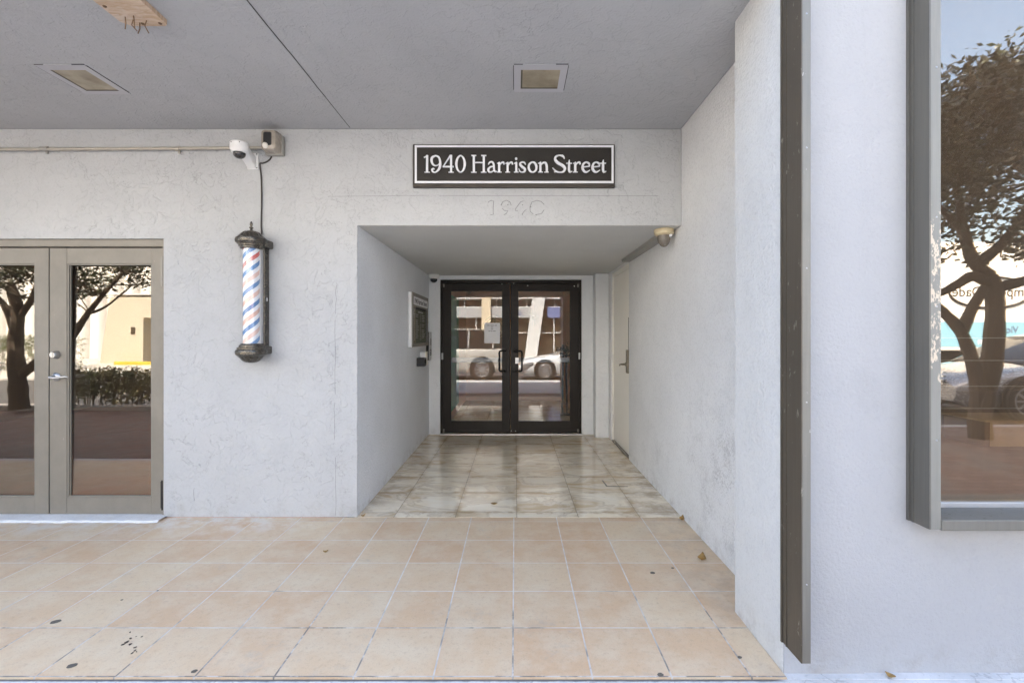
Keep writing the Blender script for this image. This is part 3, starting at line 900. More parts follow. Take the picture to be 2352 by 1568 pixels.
# ------------------------------------------------------------------ entrance double doors
t = thing('entrance_door', 'dark bronze aluminium double doors with clear glass at the end of the recess', 'door', (-0.057, BACK, 0))
y0, y1 = BACK + 0.02, BACK + 0.065
mb = MB()
mb.prism([(-1.020, 0.012), (-0.990, 0.012), (-0.990, 2.065), (0.877, 2.065), (0.877, 0.012), (0.907, 0.012), (0.907, 2.108), (-1.020, 2.108)], lambda u, v, d: (u, d, v), y0 - 0.012, y1 + 0.04)
mb.build('frame', M['bronze'], t, bevel=0.003)
MB().box(-1.020, 0.907, BACK - 0.03, y1 + 0.04, 0.0015, 0.0115).build('threshold', M['alu'], t)
def entry_leaf(x0, x1, gx0, gx1, post, bar, lock):
    z0, z1, g0, g1 = 0.022, 2.060, 0.178, 1.955
    mb = MB()
    mb.box(x0, gx0, y0, y1, z0, z1).box(gx1, x1, y0, y1, z0, z1)
    mb.box(gx0, gx1, y0 + 0.001, y1 - 0.001, g1, z1).box(gx0, gx1, y0 + 0.001, y1 - 0.001, z0, g0)
    lf = mb.build('leaf', M['bronze'], t, bevel=0.002)
    MB().box(gx0 + 0.0005, gx1 - 0.0005, y0 + 0.018, y0 + 0.024, g0 + 0.0005, g1 - 0.0005).lean(0.52).build('glass', M['glass_entry'], lf)
    za, zb = 0.862, 1.138
    s = 1 if bar > post else -1
    yo = y0 - 0.055
    pts = [(post, y0, zb), (post, yo + 0.012, zb), (post + s * 0.014, yo, zb), (bar - s * 0.022, yo, zb), (bar - s * 0.006, yo, zb - 0.006), (bar, yo, zb - 0.022),
           (bar, yo, za + 0.022), (bar - s * 0.006, yo, za + 0.006), (bar - s * 0.022, yo, za), (post + s * 0.014, yo, za), (post, yo + 0.012, za), (post, y0, za)]
    MB().tube(pts, 0.0125, 12).build('handle', M['black_metal'], lf, smooth=True)
    MB().box(gx0 + 0.002, gx1 - 0.002, y1 + 0.004, y1 + 0.030, 0.978, 1.045).build('push_bar', M['pushbar'], lf, bevel=0.004)
    if lock:
        m2 = MB().lathe([(0.015, 0), (0.015, -0.004), (0.010, -0.006), (0.001, -0.006)], (0.027, y0, 1.000), 'Y', 20).box(0.004, 0.05, y0 - 0.0035, y0 - 0.0005, 0.965, 1.045)
        m2.build('lock', M['steel'], lf)
    return lf
eL = entry_leaf(-0.987, -0.069, -0.877, -0.179, -0.132, -0.214, False)
eR = entry_leaf(-0.063, 0.874, 0.047, 0.752, -0.004, 0.094, True)
for px, py in ((1169, 650), (1180, 650.5), (1212, 656), (1153, 652), (1319, 657), (1174, 989), (1184, 989.5), (1191, 902)):
    c = P(px, py, y0)
    MB().lathe([(0.0075, 0), (0.005, -0.004), (0.001, -0.005)], (c.x, y0, c.z), 'Y', 10).build('screw', M['white_paint'], t)
for x, z in ((-0.992, 1.065), (0.878, 1.07)):
    MB().box(x - 0.012, x + 0.012, y0 - 0.020, y0 - 0.0125, z - 0.045, z + 0.045).build('pivot', M['steel'], t, bevel=0.002)
for x in (-0.975, 0.86):
    for z in (0.05, 2.03):
        MB().box(x - 0.010, x + 0.010, y0 - 0.006, y0 - 0.0005, z - 0.022, z + 0.022).build('pivot', M['alu_dark'], t)
# notice taped inside the glass
t = thing('paper_notice', 'white printed paper notice taped to the left entrance pane', 'notice', P(1130, 789, y0 + 0.017))
na, nb = P(1112, 741, y0 + 0.016), P(1148.5, 788, y0 + 0.016)
mb = MB()
mb.prism([(na.x + 0.004, na.z), (nb.x, na.z - 0.002), (nb.x - 0.003, nb.z - 0.003), (na.x, nb.z)], lambda u, v, d: (u, d, v), y0 + 0.0145, y0 + 0.0170)
mb.build('sheet', M['paper'], t)
mb = MB()
cxn = (na.x + nb.x) / 2
for zf, ws in ((0.13, (0.035, 0.05, 0.032)), (0.22, (0.03,)), (0.31, (0.028,)), (0.41, (0.025, 0.022, 0.035))):
    tot = sum(ws) + 0.008 * (len(ws) - 1)
    x = cxn - tot / 2
    z = na.z + (nb.z - na.z) * zf
    for w in ws:
        mb.box(x, x + w, y0 + 0.0135, y0 + 0.0143, z - 0.0035, z + 0.0035)
        x += w + 0.008
mb.build('print', M['ink'], t)

# ------------------------------------------------------------------ cream side door
t = thing('side_door', 'cream painted metal door with a lever lock in the right wall', 'door', (XR + 0.05, 5.7, 0))
xf = XR + 0.028
mb = MB()
mb.prism([(SD0 + 0.001, 0.002), (SD0 + 0.05, 0.002), (SD0 + 0.05, 2.094), (SD1 - 0.045, 2.094), (SD1 - 0.045, 0.002), (SD1 - 0.001, 0.002), (SD1 - 0.001, 2.145), (SD0 + 0.001, 2.145)], lambda u, v, d: (d, u, v), xf - 0.012, xf + 0.10)
mb.build('frame', M['cream_door'], t, bevel=0.004)
lf = MB().box(xf, xf + 0.045, SD0 + 0.053, SD1 - 0.048, 0.020, 2.090).build('leaf', M['cream_door'], t, bevel=0.003)
MB().box(XR + 0.004, xf + 0.09, SD0 + 0.05, SD1 - 0.045, 0.0015, 0.0185).build('threshold', M['alu_dark'], t)
for z in (0.28, 1.05, 1.82):
    m2 = MB().tube([(xf - 0.014, SD1 - 0.047, z - 0.055), (xf - 0.014, SD1 - 0.047, z + 0.055)], 0.008, 10).box(xf - 0.0155, xf - 0.0125, SD1 - 0.075, SD1 - 0.020, z - 0.053, z + 0.053)
    m2.build('hinge', M['white_paint'], t)
yl = SD0 + 0.095
MB().box(xf - 0.006, xf - 0.0008, yl - 0.05, yl + 0.03, 1.18, 1.55).build('guard_plate', M['alu_dark'], lf, bevel=0.002)
m2 = MB().box(xf - 0.034, xf - 0.0065, yl - 0.045, yl + 0.03, 0.93, 1.19)
m2.build('lock_body', M['oldlock'], lf, bevel=0.008)
m2 = MB()
m2.lathe([(0.022, 0), (0.020, -0.010), (0.011, -0.014), (0.010, -0.05)], (xf - 0.034, yl, 1.03), 'X', 16)
m2.tube([(xf - 0.085, yl - 0.003, 1.03), (xf - 0.086, yl + 0.03, 1.028), (xf - 0.086, yl + 0.09, 1.022), (xf - 0.080, yl + 0.115, 1.008)], [0.010, 0.009, 0.007, 0.006], 10)
m2.build('lever_handle', M['oldlock'], lf, smooth=True)

# ------------------------------------------------------------------ lobby behind the entrance doors
mb = MB()
LX0, LX1, LY = -1.02, 1.0, 10.4
mb.box(LX0 - 0.1, LX0, BACK + 0.152, LY, 0.002, 2.75).box(LX1, LX1 + 0.1, BACK + 0.152, LY, 0.002, 2.75).box(LX0, LX1, LY, LY + 0.1, 0.002, 2.75)
mb.box(LX0, LX1, LY - 0.5, LY - 0.001, 0.0025, 2.4)
tag(mb.build('lobby_wall', M['peach']), 'peach painted lobby walls seen through the entrance doors', 'wall')
tag(MB().box(LX0, LX1, BACK + 0.152, LY, 2.42, 2.5).build('lobby_ceiling', M['tan_ceiling']), 'tan lobby ceiling seen through the entrance doors', 'ceiling')
tag(MB().box(LX0 + 0.003, LX0 + 0.03, BACK + 0.25, 8.4, 0.16, 1.98).build('green_panel', M['green'], bevel=0.003), 'green wall panel inside the lobby beside the left pane', 'panel')
def starburst(cx, cy, cz, r, n, label, normal='Y'):
    rr = random.Random(int(cx * 100))
    mb = MB()
    for k in range(n):
        a = 2 * PI * k / n + rr.uniform(-0.08, 0.08)
        L = r * rr.uniform(0.65, 1.0)
        if normal == 'Y':
            e = (cx + L * math.cos(a), cy - 0.01, cz + L * math.sin(a))
        else:
            e = (cx + L * math.cos(a), cy + L * math.sin(a), cz - 0.03)
        mb.tube([(cx, cy - (0.01 if normal == 'Y' else 0), cz - (0 if normal == 'Y' else 0.01)), e], [0.006, 0.002], 5)
    if normal == 'Y':
        mb.lathe([(0.035, 0), (0.03, -0.025), (0.001, -0.03)], (cx, cy, cz), 'Y', 12)
    else:
        mb.lathe([(0.001, -0.05), (0.03, -0.04), (0.035, 0)], (cx, cy, cz), 'Z', 12)
    tag(mb.build('starburst_ornament', M['brass']), label, 'wall ornament', 'starburst ornaments in the lobby')
starburst(0.38, LY - 0.502, 1.72, 0.26, 26, 'spiky starburst ornament on the lobby wall behind the right pane')
starburst(-0.95, LY - 0.502, 2.26, 0.20, 18, 'spiky starburst ornament on the lobby wall behind the left pane')
starburst(-0.55, 8.9, 2.418, 0.24, 22, 'starburst ornament under the lobby ceiling', 'Z')
mb = MB()
for k, r in enumerate((0.10, 0.15, 0.20, 0.25)):
    mb.tube([(-0.42 + r * math.cos(a), LY - 0.512, 1.50 + r * math.sin(a)) for a in [2 * PI * q / 28 for q in range(29)]], 0.008, 5)
mb.box(-0.44, -0.40, LY - 0.52, LY - 0.501, 1.25, 1.75)
tag(mb.build('ring_ornament', M['brass']), 'brown ornament of nested rings on the lobby wall below the notice', 'wall ornament')
t = thing('plant_stand', 'dark bushy plant on a tall black stand inside the lobby', 'plant', (0.84, 8.1, 0.002))
MB().tube([(0.80, 8.1, 0.03), (0.815, 8.1, 1.0)], 0.018, 8).tube([(0.88, 8.1, 0.03), (0.865, 8.1, 1.0)], 0.018, 8).box(0.76, 0.92, 8.02, 8.18, 1.0, 1.02).box(0.76, 0.92, 8.02, 8.18, 0.002, 0.03).build('stand', M['black_metal'], t)
mb = MB()
rnd = random.Random(5)
for k in range(160):
    c = Vector((0.84 + rnd.gauss(0, 0.06), 8.1 + rnd.gauss(0, 0.06), 1.10 + rnd.gauss(0, 0.045)))
    u = Vector((rnd.uniform(-1, 1), rnd.uniform(-1, 1), rnd.uniform(-1, 1))).normalized() * 0.035
    v = u.cross(Vector((rnd.uniform(-1, 1), rnd.uniform(-1, 1), 1))).normalized() * 0.014
    mb.face([c - u, c + v, c + u, c - v])
mb.build('foliage', M['leaf'], t)

# ------------------------------------------------------------------ street sign over the recess
t = thing('address_sign', 'dark bronze sign with raised white lettering above the recess', 'sign', (X(1180, 3.52), WALL, Z(430, 3.52)))
ys = 3.515
sx0, sx1, sz0, sz1 = X(947.5, ys), X(1413, ys), Z(430, ys), Z(330, ys)
MB().box(sx0, sx1, ys + 0.008, WALL - 0.001, sz0, sz1).build('backing', M['sign_edge'], t, bevel=0.006)
bx0, bx1, bz0, bz1 = X(952.7, ys), X(1409.3, ys), Z(420.8, ys), Z(334, ys)
bw = 0.0145
MB().box(bx0 + bw, bx1 - bw, ys + 0.0035, ys + 0.0079, bz0 + bw, bz1 - bw).build('panel', M['sign_dark'], t)
mb = MB()
mb.prism([(bx0, bz0), (bx1, bz0), (bx1, bz1), (bx0, bz1), (bx0, bz0 + 1e-4), (bx0 + bw, bz0 + bw), (bx0 + bw, bz1 - bw), (bx1 - bw, bz1 - bw), (bx1 - bw, bz0 + bw), (bx0 + bw + 1e-4, bz0 + bw)][:0] or
         [(bx0, bz0), (bx1, bz0), (bx1, bz0 + bw), (bx0, bz0 + bw)], lambda u, v, d: (u, d, v), ys - 0.003, ys + 0.0078)
mb.box(bx0, bx1, ys - 0.003, ys + 0.0078, bz1 - bw, bz1)
mb.box(bx0, bx0 + bw, ys - 0.003, ys + 0.0078, bz0 + bw, bz1 - bw)
mb.box(bx1 - bw, bx1, ys - 0.003, ys + 0.0078, bz0 + bw, bz1 - bw)
mb.build('border', M['sign_white'], t)
A = lambda x, y: ((1000 + x * 0.11054) * 0.9408, (340 + y * 0.11054) * 0.9408)
B = lambda x, y: ((1240 + x * 0.1148) * 0.9408, (340 + y * 0.1148) * 0.9408)
def catmull(pts, closed=False, n=6):
    q = [Vector(p) for p in pts]
    if len(q) < 3:
        return [tuple(p) for p in q]
    res = []
    m_ = len(q)
    rng = range(m_) if closed else range(m_ - 1)
    for i in rng:
        if closed:
            p0, p1, p2, p3 = q[(i - 1) % m_], q[i], q[(i + 1) % m_], q[(i + 2) % m_]
        else:
            p0, p1, p2, p3 = q[max(i - 1, 0)], q[i], q[i + 1], q[min(i + 2, m_ - 1)]
        for k in range(n):
            s = k / n
            res.append(tuple(0.5 * ((2 * p1) + (-p0 + p2) * s + (2 * p0 - 5 * p1 + 4 * p2 - p3) * s * s + (-p0 + 3 * p1 - 3 * p2 + p3) * s ** 3)))
    if not closed:
        res.append(tuple(q[-1]))
    return res
letters = MB()
LN = [0]
def stroke(F, pts, closed=False, smooth=True):
    sc = 0.11054 if F is A else 0.1148
    k = ys / FPX
    pp = []
    for x, y, w in pts:
        u, v = F(x, y)
        pp.append((X(u, ys), Z(v, ys), w * sc * 0.9408 * k / 2 * 0.86))
    if smooth:
        pp = catmull(pp, closed)
    LN[0] += 1
    yb, yt = ys + 0.004, ys - 0.008 - LN[0] * 0.00006
    n = len(pp)
    def nor(i):
        a = pp[(i - 1) % n] if closed else pp[max(i - 1, 0)]
        b = pp[(i + 1) % n] if closed else pp[min(i + 1, n - 1)]
        d = Vector((b[0] - a[0], b[1] - a[1]))
        d = d.normalized() if d.length > 1e-9 else Vector((1, 0))
        return Vector((-d.y, d.x))
    rings = []
    for i, (x, z, w) in enumerate(pp):
        m_ = nor(i) * w
        rings.append([(x + m_.x, yb, z + m_.y), (x + m_.x, yt, z + m_.y), (x - m_.x, yt, z - m_.y), (x - m_.x, yb, z - m_.y)])
    if closed:
        rings.append(rings[0])
    letters.ring_loft(rings, cap=not closed)
def L(F, *pts):
    stroke(F, pts, smooth=False)
L(A, (390, 358, 52), (388, 738, 56)); L(A, (398, 372, 30), (318, 410, 20)); L(A, (332, 735, 18), (448, 735, 18))
stroke(A, [(582, 366, 24), (505, 405, 50), (486, 475, 60), (515, 555, 50), (575, 588, 24), (632, 572, 18), (660, 530, 14)])
stroke(A, [(575, 366, 24), (650, 410, 48), (680, 535, 58), (655, 655, 54), (578, 734, 26), (515, 720, 40), (500, 680, 50), (530, 655, 34), (552, 668, 20)])
L(A, (905, 362, 34), (742, 612, 20)); L(A, (918, 355, 50), (918, 738, 52)); L(A, (733, 612, 34), (975, 612, 34)); L(A, (862, 735, 20), (976, 735, 20))
stroke(A, [(1127, 367, 26), (1060, 430, 46), (1033, 550, 60), (1060, 672, 46), (1127, 734, 26), (1194, 672, 46), (1221, 550, 60), (1194, 430, 46)], closed=True)
L(A, (1420, 362, 56), (1420, 738, 56)); L(A, (1640, 362, 56), (1640, 738, 56)); L(A, (1440, 522, 24), (1620, 522, 24))
for a, b_, y in ((1364, 1476, 366), (1582, 1694, 366), (1358, 1482, 736), (1576, 1700, 736)):
    L(A, (a, y, 20), (b_, y, 20))
stroke(A, [(1740, 562, 26), (1768, 518, 30), (1820, 508, 36), (1858, 560, 50), (1864, 650, 52), (1882, 716, 40), (1925, 716, 14)])
stroke(A, [(1858, 604, 18), (1780, 622, 34), (1738, 680, 56), (1768, 732, 36), (1825, 722, 26), (1862, 690, 18)])
def glyph_r(x0):
    L(B, (x0, 505, 52), (x0, 706, 54)); L(B, (x0 - 50, 706, 18), (x0 + 52, 706, 18))
    L(B, (x0 - 45, 522, 12), (x0 + 14, 498, 26))
    stroke(B, [(x0 + 14, 556, 22), (x0 + 48, 508, 30), (x0 + 90, 498, 36), (x0 + 106, 540, 40)])
def glyph_t(x0):
    stroke(B, [(x0 + 4, 445, 14), (x0 - 2, 500, 44), (x0 - 2, 580, 54), (x0 - 2, 660, 52), (x0 + 18, 702, 38), (x0 + 64, 690, 14)])
    L(B, (x0 - 62, 518, 20), (x0 + 60, 518, 20))
def glyph_e(dx):
    L(B, (1598 + dx, 596, 20), (1742 + dx, 580, 20))
    stroke(B, [(1735 + dx, 582, 26), (1722 + dx, 525, 40), (1662 + dx, 496, 28), (1602 + dx, 535, 48), (1584 + dx, 612, 56), (1612 + dx, 680, 50), (1668 + dx, 706, 34), (1742 + dx, 662, 14)])
glyph_r(-186); glyph_r(-6)
L(B, (178, 500, 52), (178, 706, 54)); L(B, (128, 706, 18), (228, 706, 18)); L(B, (132, 524, 12), (190, 494, 26))
stroke(B, [(175, 407, 26), (190, 421, 26), (175, 435, 26), (160, 421, 26)], closed=True)
stroke(B, [(374, 545, 22), (352, 504, 32), (300, 494, 26), (256, 532, 46), (300, 592, 56), (360, 642, 54), (352, 690, 42), (302, 708, 24), (258, 690, 26), (230, 630, 12)])
stroke(B, [(518, 494, 28), (458, 535, 44), (442, 610, 54), (475, 685, 42), (530, 707, 28), (590, 668, 44), (605, 590, 54), (572, 515, 42)], closed=True)
L(B, (690, 500, 52), (690, 706, 54)); L(B, (640, 706, 18), (742, 706, 18)); L(B, (640, 522, 12), (704, 494, 26))
stroke(B, [(704, 552, 22), (748, 506, 32), (800, 512, 46), (824, 580, 54), (826, 706, 54)]); L(B, (775, 706, 18), (864, 706, 18))
stroke(B, [(1204, 420, 20), (1168, 368, 40), (1092, 350, 24), (1020, 380, 48), (1006, 442, 60), (1062, 510, 62), (1168, 572, 66), (1210, 632, 62), (1178, 692, 42), (1105, 710, 24), (1025, 690, 32), (948, 614, 14)])
L(B, (985, 690, 22), (1010, 712, 12)); L(B, (1152, 352, 26), (1172, 346, 12))
glyph_t(1300); glyph_r(1430); glyph_e(0); glyph_e(212); glyph_t(2022)
lt = letters.build('lettering', M['sign_white'], t)
lt['label'] = 'raised white serif lettering reading 1940 Harrison Street'

# ------------------------------------------------------------------ soffit lights
def soffit_light(x0, x1, y0_, y1_, label):
    t = thing('soffit_light', label, 'light', ((x0 + x1) / 2, (y0_ + y1_) / 2, SOF), 'square recessed soffit lights')
    m_ = 0.040
    mb = MB()
    z0, z1 = SOF - 0.004, SOF - 0.0005
    mb.box(x0 - m_, x1 + m_, y0_ - m_ - 0.01, y0_, z0, z1).box(x0 - m_, x1 + m_, y1_, y1_ + m_, z0, z1)
    mb.box(x0 - m_, x0, y0_, y1_, z0, z1).box(x1, x1 + m_, y0_, y1_, z0, z1)
    mb.build('trim', M['soffit_trim'], t)
    mb = MB()
    mb.box(x0, x1, y0_, y1_, SOF - 0.0035, SOF - 0.0006)
    mb.build('lens', M['lens'], t)
    e = 0.004
    mb = MB()
    for bb in ((x0 - m_ - e, x0 - m_ - 0.0005, y0_ - m_, y1_ + m_ * 0.4), (x1 + m_ + 0.0005, x1 + m_ + e, y0_ - m_, y1_ + m_ * 0.6), (x0 - m_, x0 - m_ + 0.05, y0_ - m_ - 0.01 - e, y0_ - m_ - 0.0105), (x1 - 0.03, x1 + m_, y0_ - m_ - 0.012 - e, y0_ - m_ - 0.0105)):
        MB().box(*bb, SOF - 0.003, SOF - 0.0004).build('gap', M['crack'], t)
    mb = MB()
    mb.box(x0 + 0.0005, x0 + 0.010, y0_ + 0.0005, y1_ - 0.0005, SOF - 0.0045, SOF - 0.0036).box(x0 + 0.0102, x1 - 0.0005, y1_ - 0.012, y1_ - 0.0005, SOF - 0.0045, SOF - 0.0036)
    mb.build('rim', M['rimdark'], t)  # flat dark strips paint in the shaded inner sides of the recess
    return t
soffit_light(0.034, 0.262, 2.755, 2.965, 'square recessed soffit light in front of the white lettered sign')
soffit_light(-2.682, -2.478, 2.757, 2.992, 'square recessed soffit light above the taupe shop doors, nearest the plywood')
t = thing('plywood_cover', 'weathered plywood square with bent nails screwed under the soffit', 'plywood board', (-1.79, 2.2, SOF))
MB().prism([(-1.902, 2.0), (-1.685, 2.0), (-1.69, 2.322), (-1.705, 2.333), (-1.868, 2.333), (-1.900, 2.300)], lambda u, v, d: (u, v, d), SOF - 0.026, SOF - 0.001).build('board', M['plywood'], t, bevel=0.002)
rnd = random.Random(8)
for nx, ny in ((-1.845, 2.262), (-1.825, 2.285), (-1.80, 2.255), (-1.81, 2.305), (-1.765, 2.29)):
    a = Vector((nx, ny, SOF - 0.026))
    MB().tube([a, a + Vector((rnd.uniform(-.008, .008), rnd.uniform(-0.005, 0.01), -0.025)), a + Vector((rnd.uniform(-.015, .015), rnd.uniform(0, 0.02), -0.05))], 0.0024, 6).build('bent_nail', M['nail'], t)
for nx, ny in ((-1.715, 2.31), (-1.88, 2.19), (-1.80, 2.312)):
    MB().lathe([(0.009, 0), (0.007, -0.003), (0.001, -0.003)], (nx, ny, SOF - 0.0262), 'Z', 10).build('screw', M['nail'], t)

# ------------------------------------------------------------------ conduit, floodlight, cable, cameras
t = thing('conduit', 'grey metal conduit running along the wall under the soffit', 'pipe', (-3.2, WALL - 0.03, 2.72))
zc = Z(341, WALL - 0.03)
MB().tube([(-6.5, WALL - 0.028, zc - 0.012), (-3.5, WALL - 0.028, zc - 0.006), (-1.85, WALL - 0.028, zc + 0.004)], 0.0115, 12).build('pipe', M['conduit'], t, smooth=True)
for px, w, mat in ((101, 0.030, 'lamp_box'), (407, 0.016, 'conduit')):
    x = X(px, WALL - 0.03)
    MB().tube([(x - w, WALL - 0.028, zc - 0.003), (x + w, WALL - 0.028, zc - 0.003)], 0.015, 12).box(x - 0.008, x + 0.008, WALL - 0.012, WALL - 0.001, zc - 0.03, zc + 0.022).build('clamp', M[mat], t)
t = thing('wall_light', 'grimy clear fronted emergency light box at the end of the conduit', 'light', (X(632, 3.5), WALL, Z(356, 3.5)))
fx, fz = X(632, 3.53), Z(335.5, 3.53)
MB().box(fx - 0.066, fx + 0.066, WALL - 0.042, WALL - 0.001, fz - 0.073, fz + 0.070).build('back_box', M['lamp_box'], t, bevel=0.006)
mb = MB()
def rrect(hx, hz, r, dz=0):
    pts = []
    for cx_, cz_, a0 in ((hx - r, hz - r, 0), (-(hx - r), hz - r, 90), (-(hx - r), -(hz - r), 180), (hx - r, -(hz - r), 270)):
        for k in range(5):
            a = R(a0 + k * 22.5)
            pts.append((cx_ + r * math.cos(a), cz_ + r * math.sin(a)))
    return pts
rings = []
for y, hx, hz, r in ((WALL - 0.043, 0.058, 0.074, 0.014), (WALL - 0.095, 0.056, 0.073, 0.018), (WALL - 0.118, 0.050, 0.068, 0.022), (WALL - 0.124, 0.038, 0.056, 0.02)):
    rings.append([(fx + u, y, fz + 0.008 + v) for u, v in rrect(hx, hz, r)])
mb.ring_loft(rings).build('cover', M['lamp_cover'], t, smooth=True)
mb = MB()
mb.ring_loft([[(fx - 0.004 + u, y, fz + 0.012 + v) for u, v in rrect(hx, hz, 0.012)] for y, hx, hz in ((WALL - 0.1245, 0.030, 0.048), (WALL - 0.1265, 0.026, 0.044))]).build('reflector', M['black_plastic'], t)
mb = MB()
mb.lathe([(0.022, 0.0), (0.019, -0.012), (0.011, -0.020), (0.001, -0.022)], (fx - 0.020, WALL - 0.120, fz - 0.036), 'Y', 18).build('bulb', M['lamp_bulb'], t, smooth=True)
yc = WALL - 0.008
pts = [P(622.6, 351, WALL - 0.03), P(624, 358, yc), P(620, 366, yc), P(612, 372, yc), P(603, 375, yc), P(597.5, 376.5, yc), P(598.5, 392, yc), P(600.5, 420, yc), P(601, 470, yc), P(600, 515, yc), P(601, 532, yc), P(601.5, 548, WALL - 0.03)]
cp = catmull([tuple(p) for p in pts], n=5)
tag(MB().tube(cp, 0.0052, 8).build('cable', M['cable'], smooth=True), 'thin brown cable running from the light box down to the barber pole', 'cable')

def dome_camera_ceiling(cx, cy, cz, r, h, body, domemat, label, ringh=0.35):
    t = thing('dome_camera', label, 'security camera', (cx, cy, cz))
    MB().lathe([(r * 0.97, -0.001), (r, -h * 0.05), (r * 0.98, -h * ringh), (r * 0.80, -h * (ringh + 0.08)), (0.001, -h * (ringh + 0.09))], (cx, cy, cz), 'Z', 30).build('housing', M[body], t, smooth=True)
    rd = r * 0.66
    prof = [(rd, -h * (ringh + 0.085)), (rd, -h * (ringh + 0.15))]
    for k in range(1, 9):
        a = PI / 2 * k / 8
        prof.append((rd * math.cos(a), -h * (ringh + 0.15) - (h * (1 - ringh - 0.15)) * math.sin(a)))
    MB().lathe(prof, (cx, cy, cz), 'Z', 26).build('dome', M[domemat], t, smooth=True)
    return t
dome_camera_ceiling(-1.088, 6.40, CEIL, 0.073, 0.112, 'white_plastic', 'dome', 'white dome camera with black dome beside the bronze doors', 0.46)
td = dome_camera_ceiling(1.148, 3.685, CEIL, 0.075, 0.135, 'cream_plastic', 'dusty_dome', 'old yellowed dome camera at the front edge of the recess ceiling', 0.27)
MB().lathe([(0.012, 0), (0.010, -0.02), (0.001, -0.02)], (1.185, 3.65, CEIL - 0.055), 'Y', 12).build('sensor', M['white_plastic'], td)
mb = MB().box(1.150, XR - 0.0015, 3.70, 5.14, CEIL - 0.028, CEIL - 0.001).box(1.142, 1.1498, 3.70, 5.14, CEIL - 0.010, CEIL - 0.001)
tag(mb.build('cable_raceway', M['raceway'], bevel=0.003), 'grey cable raceway along the recess ceiling behind the yellowed camera', 'raceway')
# bracket camera on the front wall
t = thing('bracket_camera', 'white bracket mounted dome camera under the conduit above the barber pole', 'security camera', P(590, 390, WALL))
bx, bz = X(583, WALL), Z(371, WALL)
MB().box(bx - 0.042, bx + 0.040, WALL - 0.014, WALL - 0.001, bz - 0.062, bz + 0.058).build('bracket', M['white_plastic'], t, bevel=0.004)
mb = MB()
mb.ring_loft([[(bx - 0.008 + u * s * 1.12, y, bz - 0.012 + dz + v * s2) for u, v in rrect(0.030, 0.046, 0.012)] for y, s, s2, dz in ((WALL - 0.0142, 1, 1, 0), (WALL - 0.06, 0.95, 0.9, 0.02), (WALL - 0.12, 1.1, 0.62, 0.048))])
mb.build('arm', M['white_plastic'], t, smooth=True)
ccx, ccy, ccz = bx - 0.012, WALL - 0.165, bz + 0.075
MB().lathe([(0.053, 0.0), (0.060, -0.008), (0.061, -0.050), (0.053, -0.070), (0.046, -0.076), (0.001, -0.077)], (ccx, ccy, ccz), 'Z', 32).build('housing', M['white_plastic'], t, smooth=True)
prof = [(0.041, -0.0765)] + [(0.041 * math.cos(PI / 2 * k / 8), -0.080 - 0.036 * math.sin(PI / 2 * k / 8)) for k in range(0, 9)]
MB().lathe(prof, (ccx, ccy, ccz), 'Z', 26).build('dome', M['dome'], t, smooth=True)
for u, v in ((0.030, 0.049), (0.030, -0.053), (-0.030, -0.053)):
    MB().lathe([(0.0052, 0), (0.004, -0.001)], (bx + u, WALL - 0.0145, bz + v), 'Y', 10).build('screw', M['black_plastic'], t)
for a in (-60, -115):
    q = Vector((math.cos(R(a)), math.sin(R(a)), 0)) * 0.0612
    MB().lathe([(0.004, 0), (0.003, -0.001)], (ccx + q.x, ccy + q.y + 0.0006, ccz - 0.018), 'Y', 8).build('screw', M['black_plastic'], t)

# ------------------------------------------------------------------ barber pole
pcx, pcy = -1.887, 3.42
t = thing('barber_pole', 'barber pole with red, white and blue spiral stripes and pewter caps', 'barber pole', (pcx, WALL, 1.154))
MB().box(pcx - 0.040, pcx + 0.064, WALL - 0.070, WALL - 0.002, 1.212, 2.03).build('back_rail', M['polebronze'], t, bevel=0.006)
st_root = t
cyl = MB().lathe([(0.0545, 1.29), (0.0545, 1.98)], (pcx, pcy, 0), 'Z', 48)
b_ = cyl
o = b_.build('striped_cylinder', M['stripes'], None, smooth=True, origin=(pcx, pcy, 1.29))
o.parent = t
o.location = Vector((pcx, pcy, 1.29)) - Vector(t.location)
ORG[o.name] = Vector((pcx, pcy, 1.29))
MB().lathe([(0.0585, 1.291), (0.0585, 1.979)], (pcx, pcy, 0), 'Z', 40).build('glass_tube', M['tube'], t, smooth=True)
MB().box(pcx + 0.036, pcx + 0.056, WALL - 0.115, WALL - 0.071, 1.29, 1.98).box(pcx - 0.052, pcx - 0.040, WALL - 0.10, WALL - 0.071, 1.29, 1.98).build('side_channel', M['alu'], t, bevel=0.002)
fl = lambda h: 0.10 if h > 2.052 and h < 2.088 else 0.0
MB().lathe([(0.068, 1.966), (0.074, 1.970), (0.074, 1.980), (0.082, 1.984), (0.083, 1.994), (0.090, 1.998), (0.092, 2.004), (0.102, 2.010), (0.105, 2.024), (0.101, 2.040), (0.094, 2.045), (0.001, 2.046)], (pcx, pcy, 0), 'Z', 40).build('top_collar', M['polebronze'], t, smooth=True)
MB().lathe([(0.101, 2.041), (0.088, 2.048), (0.076, 2.062), (0.060, 2.079), (0.044, 2.090), (0.018, 2.096), (0.001, 2.097)], (pcx, pcy, 0), 'Z', 72, flute=lambda h: 0.09 if 2.045 < h < 2.092 else 0.0).build('dome_cap', M['polebronze'], t, smooth=True)
MB().lathe([(0.014, 2.090), (0.016, 2.098), (0.009, 2.103), (0.008, 2.112), (0.014, 2.117), (0.0145, 2.121), (0.007, 2.126), (0.010, 2.138), (0.0095, 2.150), (0.004, 2.163), (0.001, 2.165)], (pcx, pcy, 0), 'Z', 18).build('finial', M['polebronze'], t, smooth=True)
MB().box(pcx - 0.085, pcx + 0.098, pcy + 0.02, WALL - 0.003, 1.985, 2.042).build('top_bracket', M['polebronze'], t, bevel=0.010)
